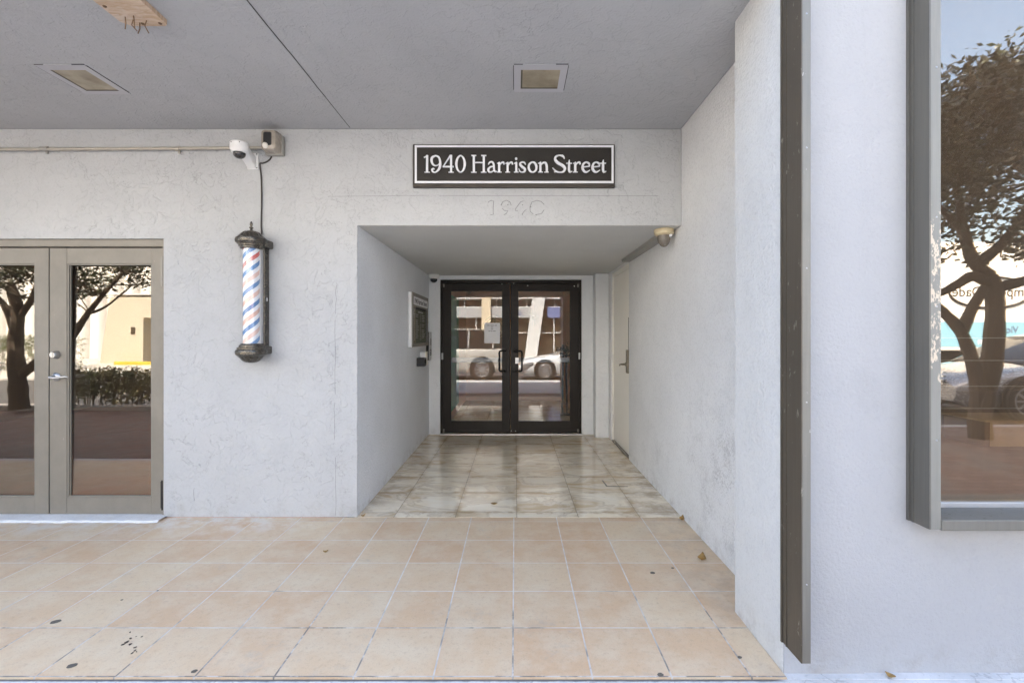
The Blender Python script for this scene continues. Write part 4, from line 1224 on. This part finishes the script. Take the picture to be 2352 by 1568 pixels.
MB().box(pcx - 0.078, pcx + 0.088, pcy + 0.02, WALL - 0.003, 1.214, 1.272).build('bottom_bracket', M['polebronze'], t, bevel=0.010)
MB().lathe([(0.001, 1.208), (0.094, 1.209), (0.102, 1.215), (0.104, 1.234), (0.099, 1.247), (0.092, 1.251), (0.092, 1.264), (0.080, 1.268), (0.079, 1.280), (0.070, 1.284), (0.068, 1.292), (0.001, 1.292)], (pcx, pcy, 0), 'Z', 40).build('bottom_collar', M['polebronze'], t, smooth=True)
MB().lathe([(0.001, 1.153), (0.016, 1.154), (0.040, 1.160), (0.058, 1.174), (0.072, 1.192), (0.092, 1.2075), (0.001, 1.208)], (pcx, pcy, 0), 'Z', 72, flute=lambda h: 0.10 if 1.157 < h < 1.205 else 0.0).build('bottom_bowl', M['polebronze'], t, smooth=True)
MB().box(pcx + 0.0645, pcx + 0.0655, WALL - 0.045, WALL - 0.03, 1.60, 1.625).build('sticker', M['paper'], t)

# ------------------------------------------------------------------ directory board, intercom, boxes on the recess wall
t = thing('directory_board', 'aluminium wall directory case with a white header and a listing', 'notice board', (XL, 5.68, 1.217))
dy0, dy1, dz0, dz1, dxf = 5.21, 6.15, 1.217, 1.828, XL + 0.057
MB().box(XL + 0.001, dxf - 0.012, dy0, dy1, dz0, dz1).build('case', M['bright_alu'], t, bevel=0.014, seg=3)
mb = MB()
w_ = 0.045
mb.box(dxf - 0.0118, dxf, dy0 + 0.004, dy1 - 0.004, dz1 - w_, dz1 - 0.004).box(dxf - 0.0118, dxf, dy0 + 0.004, dy1 - 0.004, dz0 + 0.004, dz0 + w_)
mb.box(dxf - 0.0118, dxf - 0.001, dy0 + 0.004, dy0 + 0.05, dz0 + w_, dz1 - w_).box(dxf - 0.0118, dxf - 0.001, dy1 - 0.04, dy1 - 0.004, dz0 + w_, dz1 - w_)
mb.box(dxf - 0.0118, dxf - 0.0005, dy0 + 0.05, dy1 - 0.04, dz1 - 0.155, dz1 - 0.135)
mb.build('door_frame', M['alu_dark'], t, bevel=0.003)
MB().box(dxf - 0.0117, dxf - 0.003, dy0 + 0.051, dy1 - 0.041, dz1 - 0.1345, dz1 - w_ - 0.0005).build('header', M['paper'], t)
ht = text_mb('1940 Harrison Street', 0.086, lambda u, v, d: (dxf - 0.0025 + d, (dy0 + dy1) / 2 + 0.005 + u * 1.0, dz1 - 0.119 + v), 0.0006)
h_ = ht.build('lettering', M['textblack'], t)
MB().box(dxf - 0.0117, dxf - 0.009, dy0 + 0.051, dy1 - 0.041, dz0 + w_ + 0.0005, dz1 - 0.1555).build('backing', M['black_plastic'], t)
sh = MB().box(dxf - 0.0088, dxf - 0.0075, dy0 + 0.06, dy1 - 0.14, dz0 + w_ + 0.004, dz1 - 0.185).build('listing_sheet', M['board'], t)
mb = MB()
rnd = random.Random(12)
mb.box(dxf - 0.0074, dxf - 0.0070, dy0 + 0.32, dy0 + 0.62, dz1 - 0.215, dz1 - 0.200)
for r_ in range(14):
    z = dz1 - 0.240 - r_ * 0.022
    for a, b2 in ((0.10, 0.16), (0.20, rnd.uniform(0.30, 0.38)), (0.45, 0.50), (0.55, rnd.uniform(0.66, 0.74))):
        if rnd.random() < 0.85:
            mb.box(dxf - 0.0074, dxf - 0.0070, dy0 + a, dy0 + b2, z - 0.0035, z + 0.0035)
mb.build('print', M['paper'], sh)
MB().box(dxf - 0.006, dxf - 0.003, dy0 + 0.0505, dy1 - 0.0405, dz0 + w_ + 0.0006, dz1 - 0.1556).build('glass', M['glass_clear'], t)
MB().lathe([(0.012, 0), (0.012, 0.006), (0.001, 0.007)], (dxf - 0.001, dy1 - 0.022, 1.52), 'X', 14).build('lock', M['steel'], t)
t = thing('intercom', 'slim steel intercom panel in the corner behind the directory case', 'intercom', (XL, 6.38, 1.02))
MB().box(XL + 0.001, XL + 0.036, 6.29, 6.47, 1.02, 1.396).build('body', M['black_plastic'], t, bevel=0.003)
MB().box(XL + 0.0365, XL + 0.044, 6.292, 6.468, 1.02, 1.396).build('faceplate', M['steel'], t, bevel=0.002)
mb = MB()
for k in range(4):
    for j in range(3):
        mb.box(XL + 0.0445, XL + 0.048, 6.325 + j * 0.042, 6.350 + j * 0.042, 1.085 + k * 0.022, 1.100 + k * 0.022)
mb.build('keypad', M['black_plastic'], t)
MB().box(XL + 0.0445, XL + 0.046, 6.33, 6.43, 1.22, 1.31).build('speaker_grille', M['alu_dark'], t)
t = thing('wall_box', 'white electrical box with cover plate below the directory case', 'electrical box', (XL, 5.95, 0.985))
MB().box(XL + 0.001, XL + 0.062, 5.88, 6.02, 0.985, 1.144).build('housing', M['white_plastic'], t, bevel=0.004)
MB().box(XL + 0.0625, XL + 0.070, 5.875, 6.025, 0.980, 1.149).build('cover_plate', M['cream_door'], t, bevel=0.003)
t = thing('card_reader', 'small black reader box in front of the white electrical box', 'card reader', (XL, 5.75, 0.98))
MB().box(XL + 0.001, XL + 0.093, 5.68, 5.81, 0.98, 1.083).build('body', M['black_plastic'], t, bevel=0.006)
MB().box(XL + 0.0935, XL + 0.097, 5.70, 5.79, 1.0, 1.065).build('face', M['dome'], t, bevel=0.002)
MB().lathe([(0.005, 0), (0.004, 0.003)], (XL + 0.097, 5.72, 1.01), 'X', 8).build('indicator', M['steel'], t)

# ------------------------------------------------------------------ marks and leaves on the floor
def blob(cx, cy, r, e, ang, seed, mat, z):
    rr = random.Random(seed)
    mb = MB()
    pts = []
    for k in range(14):
        a = 2 * PI * k / 14
        q = r * rr.uniform(0.86, 1.1)
        u, v = q * math.cos(a), q * e * math.sin(a)
        pts.append((cx + u * math.cos(ang) - v * math.sin(ang), cy + u * math.sin(ang) + v * math.cos(ang)))
    mb.prism(pts, lambda u, v, d: (u, v, d), z, z + 0.0012)
    return mb
def onfloor(px, py):
    d = CAMZ * FPX / (py - 770)
    return X(px, d), d
for px, py, r in ((128, 1427, 0.021), (166, 1528, 0.018), (446, 1541, 0.012), (1499, 1315, 0.015), (1545, 1304, 0.009), (1699, 1509, 0.010), (1517, 1549, 0.013), (280, 1377, 0.006), (362, 1356, 0.005)):
    if r <= 0:
        continue
    x, d = onfloor(px, py)
    tag(blob(x, d, r, 0.8, 0.3, int(px), M['gum'], 0.0006).build('gum_spot', M['gum']), 'dark flattened gum spot on the terracotta tiles', 'gum spot', 'gum spots trodden into the tiles')
mb = MB()
rnd = random.Random(21)
for k in range(15):
    px = 298 + rnd.gauss(0, 15) ; py = 1475 + rnd.gauss(0, 14)
    x, d = onfloor(px, py)
    b2 = blob(x, d, rnd.uniform(0.003, 0.0075), 0.6, rnd.uniform(0, 3), k, M['stain'], 0.0006)
    me = bpy.data.meshes.new('tmp'); b2.b.to_mesh(me); mb.b.from_mesh(me); bpy.data.meshes.remove(me)
stuff(tag(mb.build('spill', M['stain']), 'sprinkle of dark brown drops on a front tile near the left', 'stain'))
mb = MB()
sx, sy = onfloor(1382, 1103)
mb.prism([(sx, sy), (sx + 0.012, sy), (sx + 0.022, sy - 0.16), (sx + 0.20, sy - 0.175), (sx + 0.20, sy - 0.187), (sx + 0.008, sy - 0.18)], lambda u, v, d: (u, v, d), 0.0016, 0.0024)
tag(mb.build('scuff_mark', M['gum']), 'L shaped grey scuff on a marble tile near the cream door', 'mark')
def dry_leaf(px, py, size, ang, curl, label, z=0.002):
    x, d = onfloor(px, py)
    mb = MB()
    n = 7
    rows = []
    for i in range(n + 1):
        s = i / n
        w = size * 0.42 * math.sin(PI * min(1, s * 1.02 + 0.02)) ** 0.8 + 0.0006
        zc_ = z + curl * size * (2 * s - 1) ** 2
        row = []
        for j in (-1, -0.5, 0, 0.5, 1):
            u, v = (s - 0.5) * size, j * w
            zz = zc_ + curl * size * 0.5 * abs(j)
            row.append((x + u * math.cos(ang) - v * math.sin(ang), d + u * math.sin(ang) + v * math.cos(ang), zz))
        rows.append(row)
    mb.ring_loft(rows, cap=False, closed=False)
    o = mb.build('dry_leaf', M['leaf_dry'], smooth=True)
    sd = o.modifiers.new('thickness', 'SOLIDIFY')
    sd.thickness = 0.0006
    tag(o, label, 'leaf', 'dry leaves on the floor')
dry_leaf(1135, 1157, 0.055, 0.1, 0.10, 'curled brown leaf on the marble tiles in the recess')
dry_leaf(1566, 1194, 0.045, 0.9, 0.5, 'small brown leaf at the foot of the right wall, by the marble')
dry_leaf(1612, 1286, 0.060, 1.0, 0.45, 'large curled yellow leaf on the tiles near the pier')
dry_leaf(748, 1268, 0.030, 0.4, 0.3, 'tiny dry leaf on the tiles below the barber pole')
dry_leaf(834, 1186, 0.035, 0.6, 0.4, 'small dry leaf at the left edge of the marble')
dry_leaf(2045, 1553, 0.035, 2.2, 0.2, 'greenish leaf on the sidewalk below the street window')

# ------------------------------------------------------------------ the street behind the camera (seen in the glass)
def leaves(mb, cen, rad, n, size, rr, flat=0.8):
    for k in range(n):
        v = Vector((rr.gauss(0, 1), rr.gauss(0, 1), rr.gauss(0, 1) * flat))
        v = v.normalized() * (rr.random() ** 0.45) * rad
        c = Vector(cen) + v
        u = Vector((rr.uniform(-1, 1), rr.uniform(-1, 1), rr.uniform(-0.8, 0.8))).normalized()
        w = u.cross(Vector((rr.uniform(-1, 1), rr.uniform(-1, 1), rr.uniform(-1, 1))))
        if w.length < 0.01:
            continue
        w = w.normalized()
        s = size * rr.uniform(0.7, 1.3)
        mb.face([c - u * s, c + w * s * 0.42, c + u * s, c - w * s * 0.42])
def street_tree(base, limbs, clumps, label, seed, nleaf=110, size=0.085):
    rr = random.Random(seed)
    t = thing('street_tree', label, 'tree', base, 'trees along the kerb')
    mb = MB()
    for pts, r0, r1 in limbs:
        q = catmull(pts, n=4)
        n = len(q)
        mb.tube(q, [(r0 + (r1 - r0) * i / (n - 1)) * rr.uniform(0.93, 1.07) for i in range(n)], 9)
    for c, r in clumps:
        a = Vector(c)
        q = min((Vector(p) for pts, _, _ in limbs for p in pts), key=lambda v: (v - a).length)
        mid = (a + q) / 2 + Vector((rr.uniform(-.1, .1), rr.uniform(-.1, .1), rr.uniform(-.12, .05)))
        mb.tube([q, mid, a], [0.016, 0.011, 0.005], 5)
        for j in range(2):
            mb.tube([a, a + Vector((rr.uniform(-1, 1), rr.uniform(-1, 1), rr.uniform(-0.6, 1))) * r * 0.8], [0.006, 0.003], 4)
    mb.build('trunk', M['bark'], t, smooth=True)
    mb = MB()
    for c, r in clumps:
        leaves(mb, c, r, int(nleaf * (r / 0.5) ** 2), size, rr)
    mb.build('crown', M['leaf'], t)
    return t
yt_ = -2.35
TW = 2 * 1.97 - yt_          # mirrored distance of the right-hand tree
def Q(px, py, dy=0.0):
    return (X(px, TW + dy), yt_ - dy, Z(py, TW + dy))
bx_ = X(2252, TW)
limbs = [([(bx_, yt_, -0.02), Q(2250, 948), Q(2276, 836), Q(2285, 695), Q(2271, 634)], 0.125, 0.095),
         ([(bx_ - 0.05, yt_, -0.02), Q(2246, 906), Q(2234, 836), Q(2206, 761), Q(2163, 714), Q(2110, 670)], 0.10, 0.05),
         ([Q(2208, 762), Q(2234, 705), Q(2262, 660)], 0.07, 0.06),
         ([Q(2275, 650), Q(2235, 634), Q(2200, 652), Q(2150, 676), Q(2080, 690)], 0.08, 0.03),
         ([Q(2271, 634), Q(2235, 600), Q(2215, 540), Q(2205, 480), Q(2190, 380)], 0.09, 0.03),
         ([Q(2240, 610), Q(2300, 560), Q(2345, 500), Q(2380, 420)], 0.075, 0.03),
         ([Q(2290, 660), Q(2350, 645), Q(2420, 610), Q(2500, 540)], 0.075, 0.03),
         ([Q(2215, 540), Q(2150, 470), Q(2080, 420)], 0.05, 0.02), ([Q(2345, 500), Q(2420, 450), Q(2480, 400)], 0.04, 0.02)]
rr = random.Random(77)
clumps = []
for k in range(170):
    a = rr.uniform(0, 2 * PI)
    q = math.sqrt(rr.random())
    px = 2300 + 360 * q * math.cos(a)
    py = 350 + 215 * q * math.sin(a)
    if py > 470 and rr.random() < 0.35:
        continue
    if px < 2200 and py < 235:
        continue
    clumps.append((Q(px, py, rr.uniform(-0.9, 0.9)), rr.uniform(0.28, 0.5)))
for px, py, r in ((2240, 600, 0.16), (2330, 590, 0.2), (2290, 560, 0.15), (2345, 560, 0.2), (2180, 570, 0.2)):
    clumps.append((Q(px, py), r))
street_tree((bx_, yt_, 0), limbs, clumps, 'street tree with forked trunk reflected in the shop window', 5, 210, 0.052)
yl_ = -1.9
TL = 2 * (WALL + 0.055) - yl_
def Q2(px, py, dy=0.0):
    return (X(px, TL + dy), yl_ - dy, Z(py, TL + dy))
limbs = [([Q2(48, 925), Q2(42, 860), Q2(35, 780), Q2(38, 700), Q2(20, 640)], 0.16, 0.08), ([Q2(45, 850), Q2(95, 810), Q2(153, 773), Q2(195, 712), Q2(235, 660), Q2(280, 610)], 0.09, 0.03),
         ([Q2(38, 720), Q2(70, 670), Q2(90, 600)], 0.07, 0.03), ([Q2(36, 760), Q2(10, 690), Q2(-30, 650)], 0.08, 0.03), ([Q2(200, 705), Q2(240, 690), Q2(300, 640)], 0.03, 0.012)]
clumps = []
for k in range(60):
    px = rr.uniform(-120, 340)
    py = rr.uniform(540, 640)
    if px > 250 and py > 625:
        continue
    clumps.append((Q2(px, py, rr.uniform(-0.8, 0.8)), rr.uniform(0.22, 0.40)))
for px, py in ((175, 660), (160, 672), (215, 648), (20, 690), (60, 670), (190, 655), (300, 625), (325, 632)):
    clumps.append((Q2(px, py), 0.2))
street_tree((X(48, TL), yl_, 0), limbs, clumps, 'street tree reflected in the taupe shop doors', 9, 150, 0.052)
def hedge(name, x0, x1, y0_, y1_, h, mat, label, seed, n):
    rr = random.Random(seed)
    t = thing(name, label, 'hedge', ((x0 + x1) / 2, (y0_ + y1_) / 2, 0))
    mb = MB()
    for k in range(n):
        c = (rr.uniform(x0, x1), rr.uniform(y0_, y1_), h * (0.12 + 0.88 * rr.random() ** 0.6) + rr.gauss(0, 0.03))
        leaves(mb, c, 0.10, 9, 0.035, rr)
    mb.build('foliage', mat, t)
    mb = MB()
    for k in range(40):
        x, y = rr.uniform(x0 + .1, x1 - .1), rr.uniform(y0_ + .1, y1_ - .1)
        mb.tube([(x, y, 0), (x + rr.uniform(-.1, .1), y, h * 0.8)], [0.012, 0.005], 5)
    mb.build('stems', M['bark'], t)
hedge('hedge', -9.4, -6.6, -3.1, -2.35, 0.75, M['redhedge'], 'low copper tinged hedge by the kerb reflected in the shop door', 31, 950)
struct(MB().box(-12.2, -6.4, -2.28, -2.16, -0.002, 0.10).build('planter_kerb', M['kerb'], bevel=0.01))
hedge('hedge', -26.0, -18.6, -13.6, -12.6, 1.7, M['hedge'], 'tall green hedge across the street by the beige building', 33, 1500)
# white slatted bench by the left tree
t = thing('park_bench', 'white slatted bench beside the street tree', 'bench', (-9.9, -1.0, 0))
MB().box(-10.7, -9.25, -1.15, -0.65, 0.36, 0.44).build('seat', M['bwhite'], t, bevel=0.01)
mb = MB()
for k in range(9):
    z = 0.50 + k * 0.055
    mb.box(-10.7, -9.2 + k * 0.012, -1.22 - k * 0.012, -1.19 - k * 0.012, z, z + 0.035)
mb.build('backrest', M['bwhite'], t)
for x in (-10.6, -9.35):
    MB().box(x - 0.04, x + 0.04, -1.12, -0.70, -0.002, 0.36).build('leg', M['bwhite'], t)

# beige portico building across the street
t = thing('corner_building', 'beige rendered portico building with a recessed doorway across the street', 'building', (-16, -15, 0))
yb_ = -14.7
struct(MB().prism([(-11.37, 0.002), (-14.9, 0.5), (-32, 0.5), (-32, -0.3), (-11.37, -0.3)], lambda u, v, d: (d, u, v), -40, -9.5).build('driveway', M['kerb']))
struct(MB().box(-18.0, -13.6, yb_ + 0.25, yb_ + 0.45, 0.3, 0.56).build('kerb', M['yellow'], bevel=0.02))
mb = MB()
mb.prism([(-19.08, -0.5), (-17.05, -0.5), (-17.05, 2.05), (-14.4, 2.05), (-14.4, -0.5), (-12.6, -0.5), (-12.6, 3.0), (-18.6, 3.0)], lambda u, v, d: (u, d, v), yb_, yb_ - 0.35)
mb.box(-17.05, -12.6, yb_ - 2.6, yb_ - 2.4, 0.0, 3.0).box(-17.25, -17.05, yb_ - 2.4, yb_ - 0.351, 0, 3.0).box(-18.6, -12.6, yb_ - 2.6, yb_ - 0.36, 3.001, 3.1)
mb.build('wall', M['beige'], t)
MB().box(-17.6, -17.42, yb_ + 0.001, yb_ + 0.02, 1.3, 1.62).build('panel', M['bwin'], t)
MB().box(-18.75, -12.5, yb_ - 0.36, yb_ + 0.05, 3.101, 3.16).build('coping', M['bwhite'], t)
t = thing('white_tower', 'tall white building with fluted front behind the beige portico', 'building', (-18, -24, 0))
mb = MB().box(-34, -9, -26, -22, 0, 14)
for k in range(24):
    mb.lathe([(0.35, 0.0), (0.35, 14.0)], (-33.5 + k * 1.02, -22.0, 0), 'Z', 12)
mb.build('wall', M['bwhite'], t, smooth=True)
bpy.data.objects['corner_building'].location.z = 0.5
# white office building opposite the entrance
t = thing('office_building', 'white office building with grey spandrels and brown panes across the street', 'building', (2, -16, 0))
yo_ = -15.0
MB().box(-8.8, 9.0, yo_ - 8, yo_ - 0.3, -0.5, 9.0).build('wall', M['bwin'], t)
mb = MB()
for z0_, z1_ in ((3.45, 4.3), (5.6, 6.4), (7.6, 9.1)):
    mb.box(-8.8, 9.0, yo_ - 0.299, yo_ + 0.05, z0_, z1_)
mb.build('beam', M['bwhite'], t)
MB().box(-8.8, 1.12, yo_ - 0.299, yo_, 2.33, 2.94).box(2.80, 9.0, yo_ - 0.299, yo_, 2.33, 2.94).build('spandrel', M['bgrey'], t)
MB().box(1.90, 2.799, yo_ - 0.299, yo_ + 0.01, 2.33, 2.94).build('blue_spandrel', M['bblue'], t)
mb = MB()
mb.prism([(0.50, -0.4), (1.20, -0.4), (1.88, 4.4), (1.14, 4.4)], lambda u, v, d: (u, d, v), yo_ + 0.055, yo_ + 0.30)
MB().box(-6.6, -5.9, yo_ + 0.055, yo_ + 0.3, 0, 9).build('pilaster', M['bwhite'], t)
MB().box(6.2, 6.9, yo_ + 0.055, yo_ + 0.3, 0, 9).build('pilaster', M['bwhite'], t)
mb.build('pilaster', M['bwhite'], t)
mb = MB()
for z in (2.945, 3.40, 1.42):
    mb.box(-8.8, 9.0, yo_ - 0.25, yo_ - 0.16, z, z + 0.045)
for x in (-4.8, -3.9, -3.0, -1.1, -0.2, 0.7, 2.35, 3.6, 4.8):
    mb.box(x - 0.025, x + 0.025, yo_ - 0.25, yo_ - 0.17, 2.95, 3.45)
for x in (-3.6, -2.3, -0.6, 2.3, 3.4, 4.6):
    mb.box(x - 0.03, x + 0.03, yo_ - 0.26, yo_ - 0.17, 0.0, 2.33)
mb.build('mullion', M['bwhite'], t)
MB().box(-1.95, -1.42, yo_ + 0.055, yo_ + 0.2, 0, 4.4).build('brown_pilaster', M['wood_light'], t)
text_mb('6', 0.42, lambda u, v, d: (0.30 - u, yo_ + 0.004 + d, 2.46 + v), 0.004, 0.008).build('lettering', M['textblue'], t)
t.location.z = 0.46
t = thing('awning_building', 'cream building with a terracotta awning far across the street', 'building', (18, -20, 0))
MB().box(9.6, 34, -26, -18.5, 0, 4.1).build('wall', M['bwhite'], t)
mb = MB()
mb.prism([(-18.5, 3.6), (-18.5, 3.0), (-17.4, 2.7), (-17.4, 2.8)], lambda u, v, d: (d, u, v), 12, 34)
mb.build('awning', M['terra'], t)
mb = MB()
for k in range(6):
    MB().box(11 + k * 3.6, 13.4 + k * 3.6, -18.5, -18.45, 0.6, 2.5).build('window', M['bwin'], t)

# cars
def car(name, label, x_front, yc, length, zs, cabin, paint, wr, flip=1, grille=False):
    """side profile stations run from the nose to the tail; wheels on the road at z = -0.15"""
    g = -0.06
    t = thing(name, label, 'car', (x_front + length / 2, yc, g), 'cars parked along the kerb')
    hw = 0.93
    def sec(u, zb, zt, w):
        x = x_front + u * length
        h = zt - zb
        pts = [(-w * 0.90, zb), (-w * 0.99, zb + h * 0.25), (-w, zb + h * 0.55), (-w * 0.97, zb + h * 0.82), (-w * 0.88, zt - 0.01), (-w * 0.5, zt + 0.035), (0, zt + 0.05),
               (w * 0.5, zt + 0.035), (w * 0.88, zt - 0.01), (w * 0.97, zb + h * 0.82), (w, zb + h * 0.55), (w * 0.99, zb + h * 0.25), (w * 0.90, zb)]
        return [(x, yc + a, g + b) for a, b in pts]
    MB().ring_loft([sec(*s) for s in zs]).build('body', paint, t, smooth=True)
    cb = []
    for u, z0, z1, w0, w1 in cabin:
        x = x_front + u * length
        cb.append([(x, yc - w0, g + z0), (x, yc - w1, g + z1), (x, yc - w1 * 0.5, g + z1 + 0.02), (x, yc + w1 * 0.5, g + z1 + 0.02), (x, yc + w1, g + z1), (x, yc + w0, g + z0)])
    MB().ring_loft(cb).build('window', M['carglass'], t, smooth=True)
    rf = []
    for u, z0, z1, w0, w1 in cabin:
        if z1 - z0 < 0.12:
            continue
        x = x_front + u * length
        rf.append([(x, yc - w1 - 0.02, g + z1 - 0.03), (x, yc - w1 * 0.6, g + z1 + 0.035), (x, yc + w1 * 0.6, g + z1 + 0.035), (x, yc + w1 + 0.02, g + z1 - 0.03)])
    MB().ring_loft(rf).build('roof', paint, t, smooth=True)
    for k in range(1, len(cabin) - 1):
        u, z0, z1, w0, w1 = cabin[k]
        x = x_front + u * length
        for s in (-1, 1):
            MB().tube([(x, yc + s * (w0 + 0.004), g + z0), (x, yc + s * (w1 + 0.006), g + z1 - 0.02)], 0.035, 6).build('pillar', paint, t)
    for u in (0.185, 0.80):
        xw = x_front + u * length
        for s in (-1, 1):
            yw = yc + s * (hw - 0.06)
            wh = MB().lathe([(wr * 0.62, -0.11), (wr * 0.97, -0.11), (wr, -0.07), (wr, 0.07), (wr * 0.97, 0.11), (wr * 0.62, 0.11)], (xw, yw, g + wr), 'Y', 28).build('wheel', M['tyre'], t, smooth=True)
            mb = MB().lathe([(wr * 0.16, s * 0.10), (wr * 0.15, s * 0.122)], (xw, yw, g + wr), 'Y', 16)
            for k in range(10):
                a = 2 * PI * k / 10
                for q in (0.35,):
                    c = (xw + math.cos(a) * wr * 0.36, yw + s * 0.112, g + wr + math.sin(a) * wr * 0.36)
                    mb.obox(c, (wr * 0.30, 0.008, wr * 0.055), Matrix.Rotation(-a, 3, 'Y'))
            mb.tube([(xw + math.cos(2 * PI * q / 28) * wr * 0.64, yw + s * 0.108, g + wr + math.sin(2 * PI * q / 28) * wr * 0.64) for q in range(29)], 0.016, 6)
            mb.build('rim', M['rim'], wh)
            MB().lathe([(wr * 1.15, -0.006), (wr * 1.15, 0.006)], (xw, yc + s * (hw + 0.012), g + wr + 0.02), 'Y', 30).build('wheel_arch', M['black_plastic'], t)
    zn = zs[1][2]
    for s in (-1, 1):
        MB().obox((x_front + 0.035 * length + 0.09, yc + s * 0.80, g + zn - 0.09), (0.22, 0.12, 0.045), Matrix.Rotation(R(-14), 3, 'Y')).build('headlight', M['headlight'], t, bevel=0.02)
        zt_ = zs[-1][2]
        MB().box(x_front + length - 0.10, x_front + length + 0.012, yc + s * 0.72 - 0.14, yc + s * 0.72 + 0.14, g + zt_ - 0.10, g + zt_ + 0.06).build('taillight', M['taillight'], t, bevel=0.02)
        xm = x_front + cabin[1][0] * length
        MB().obox((xm + 0.1, yc + s * 1.0, g + cabin[0][1] + 0.10), (0.07, 0.09, 0.055), Matrix.Identity(3)).build('mirror', paint, t, bevel=0.03)
    if grille:
        mb = MB()
        for k in range(5):
            mb.box(x_front - 0.03, x_front + 0.04, yc - 0.45, yc + 0.45, g + 0.50 + k * 0.065, g + 0.525 + k * 0.065)
        mb.build('grille', M['chrome'], t)
    return t
sedan = [(0.0, 0.30, 0.58, 0.66), (0.03, 0.22, 0.66, 0.80), (0.10, 0.20, 0.76, 0.90), (0.22, 0.20, 0.87, 0.93), (0.32, 0.20, 0.95, 0.93), (0.55, 0.20, 0.98, 0.93), (0.80, 0.20, 1.00, 0.93), (0.93, 0.22, 1.02, 0.88), (1.0, 0.34, 0.92, 0.74)]
scab = [(0.25, 0.90, 0.93, 0.78, 0.70), (0.42, 0.94, 1.36, 0.82, 0.62), (0.55, 0.95, 1.44, 0.83, 0.60), (0.68, 0.95, 1.42, 0.83, 0.60), (0.80, 0.97, 1.28, 0.82, 0.60), (0.95, 1.00, 1.03, 0.76, 0.66)]
suv = [(0.0, 0.40, 0.90, 0.76), (0.03, 0.32, 1.00, 0.86), (0.12, 0.30, 1.08, 0.93), (0.28, 0.30, 1.14, 0.95), (0.6, 0.30, 1.17, 0.95), (0.92, 0.30, 1.18, 0.94), (0.985, 0.34, 1.16, 0.88), (1.0, 0.45, 1.0, 0.80)]
ucab = [(0.25, 1.08, 1.12, 0.82, 0.76), (0.37, 1.12, 1.70, 0.88, 0.70), (0.50, 1.13, 1.80, 0.89, 0.72), (0.70, 1.14, 1.81, 0.89, 0.72), (0.88, 1.14, 1.79, 0.88, 0.72), (0.975, 1.14, 1.70, 0.84, 0.70), (0.995, 1.12, 1.16, 0.80, 0.68)]
YC = -4.75
car('parked_sedan', 'low white sedan reflected in the right entrance pane', 0.18, YC, 4.75, sedan, scab, M['carwhite'], 0.345)
car('parked_suv', 'tall champagne four by four reflected in the left entrance pane', -5.05, YC, 4.85, suv, ucab, M['cartaupe'], 0.39)
car('parked_sedan', 'silver sedan with a chrome grille reflected in the shop window', 7.4, YC, 4.8, sedan, scab, M['carsilver'], 0.345, grille=True)
# delivery truck on the far lane
t = thing('box_truck', 'white box truck with an oval logo and a blue decal across the street', 'truck', (14.5, -9.6, -0.06))
yk = -8.4
MB().box(10.6, 20.0, yk - 2.4, yk, 0.95, 3.75).build('cargo_box', M['bwhite'], t, bevel=0.03)
MB().box(10.6, 21.5, yk - 2.2, yk - 0.15, 0.55, 0.92).build('chassis', M['black_metal'], t)
mb = MB()
mb.prism([(20.1, 0.5), (22.4, 0.5), (22.4, 1.5), (21.9, 2.7), (20.1, 2.8)], lambda u, v, d: (u, d, v), yk - 2.3, yk - 0.1)
mb.build('cab', M['bwhite'], t, bevel=0.05)
MB().box(20.9, 21.8, yk - 0.099, yk - 0.09, 1.6, 2.4).build('window', M['carglass'], t)
for x in (12.0, 13.1, 21.2):
    for y in (yk - 2.1, yk - 0.35):
        MB().lathe([(0.3, -0.14), (0.48, -0.14), (0.5, -0.1), (0.5, 0.1), (0.48, 0.14), (0.3, 0.14)], (x, y, 0.35), 'Y', 24).build('wheel', M['tyre'], t)
mb = MB()
ox, oz = 12.25, 2.46
for k in range(2):
    pts = [(ox + 1.05 * math.cos(a), yk + 0.012, oz + 0.40 * math.sin(a)) for a in [2 * PI * q / 40 for q in range(41)]]
    mb.tube(pts, 0.028, 6)
    ox += 4.2
mb.build('oval', M['textblack'], t)
for ox in (12.25, 16.45):
    text_mb('ImperialDade', 0.36, lambda u, v, d, ox=ox: (ox - u, yk + 0.004 + d, 2.36 + v), 0.003).build('lettering', M['textblack'], t)
MB().box(10.7, 14.6, yk + 0.0005, yk + 0.004, 1.05, 1.70).build('decal', M['truckblue'], t)
text_mb('Victoria', 0.24, lambda u, v, d: (12.6 - u, yk + 0.008 + d, 1.42 + v), 0.002, 0.004).build('lettering', M['textblue'], t)
text_mb('dade.com', 0.24, lambda u, v, d: (12.4 - u, yk + 0.008 + d, 1.12 + v), 0.002, 0.004).build('lettering', M['bwhite'], t)
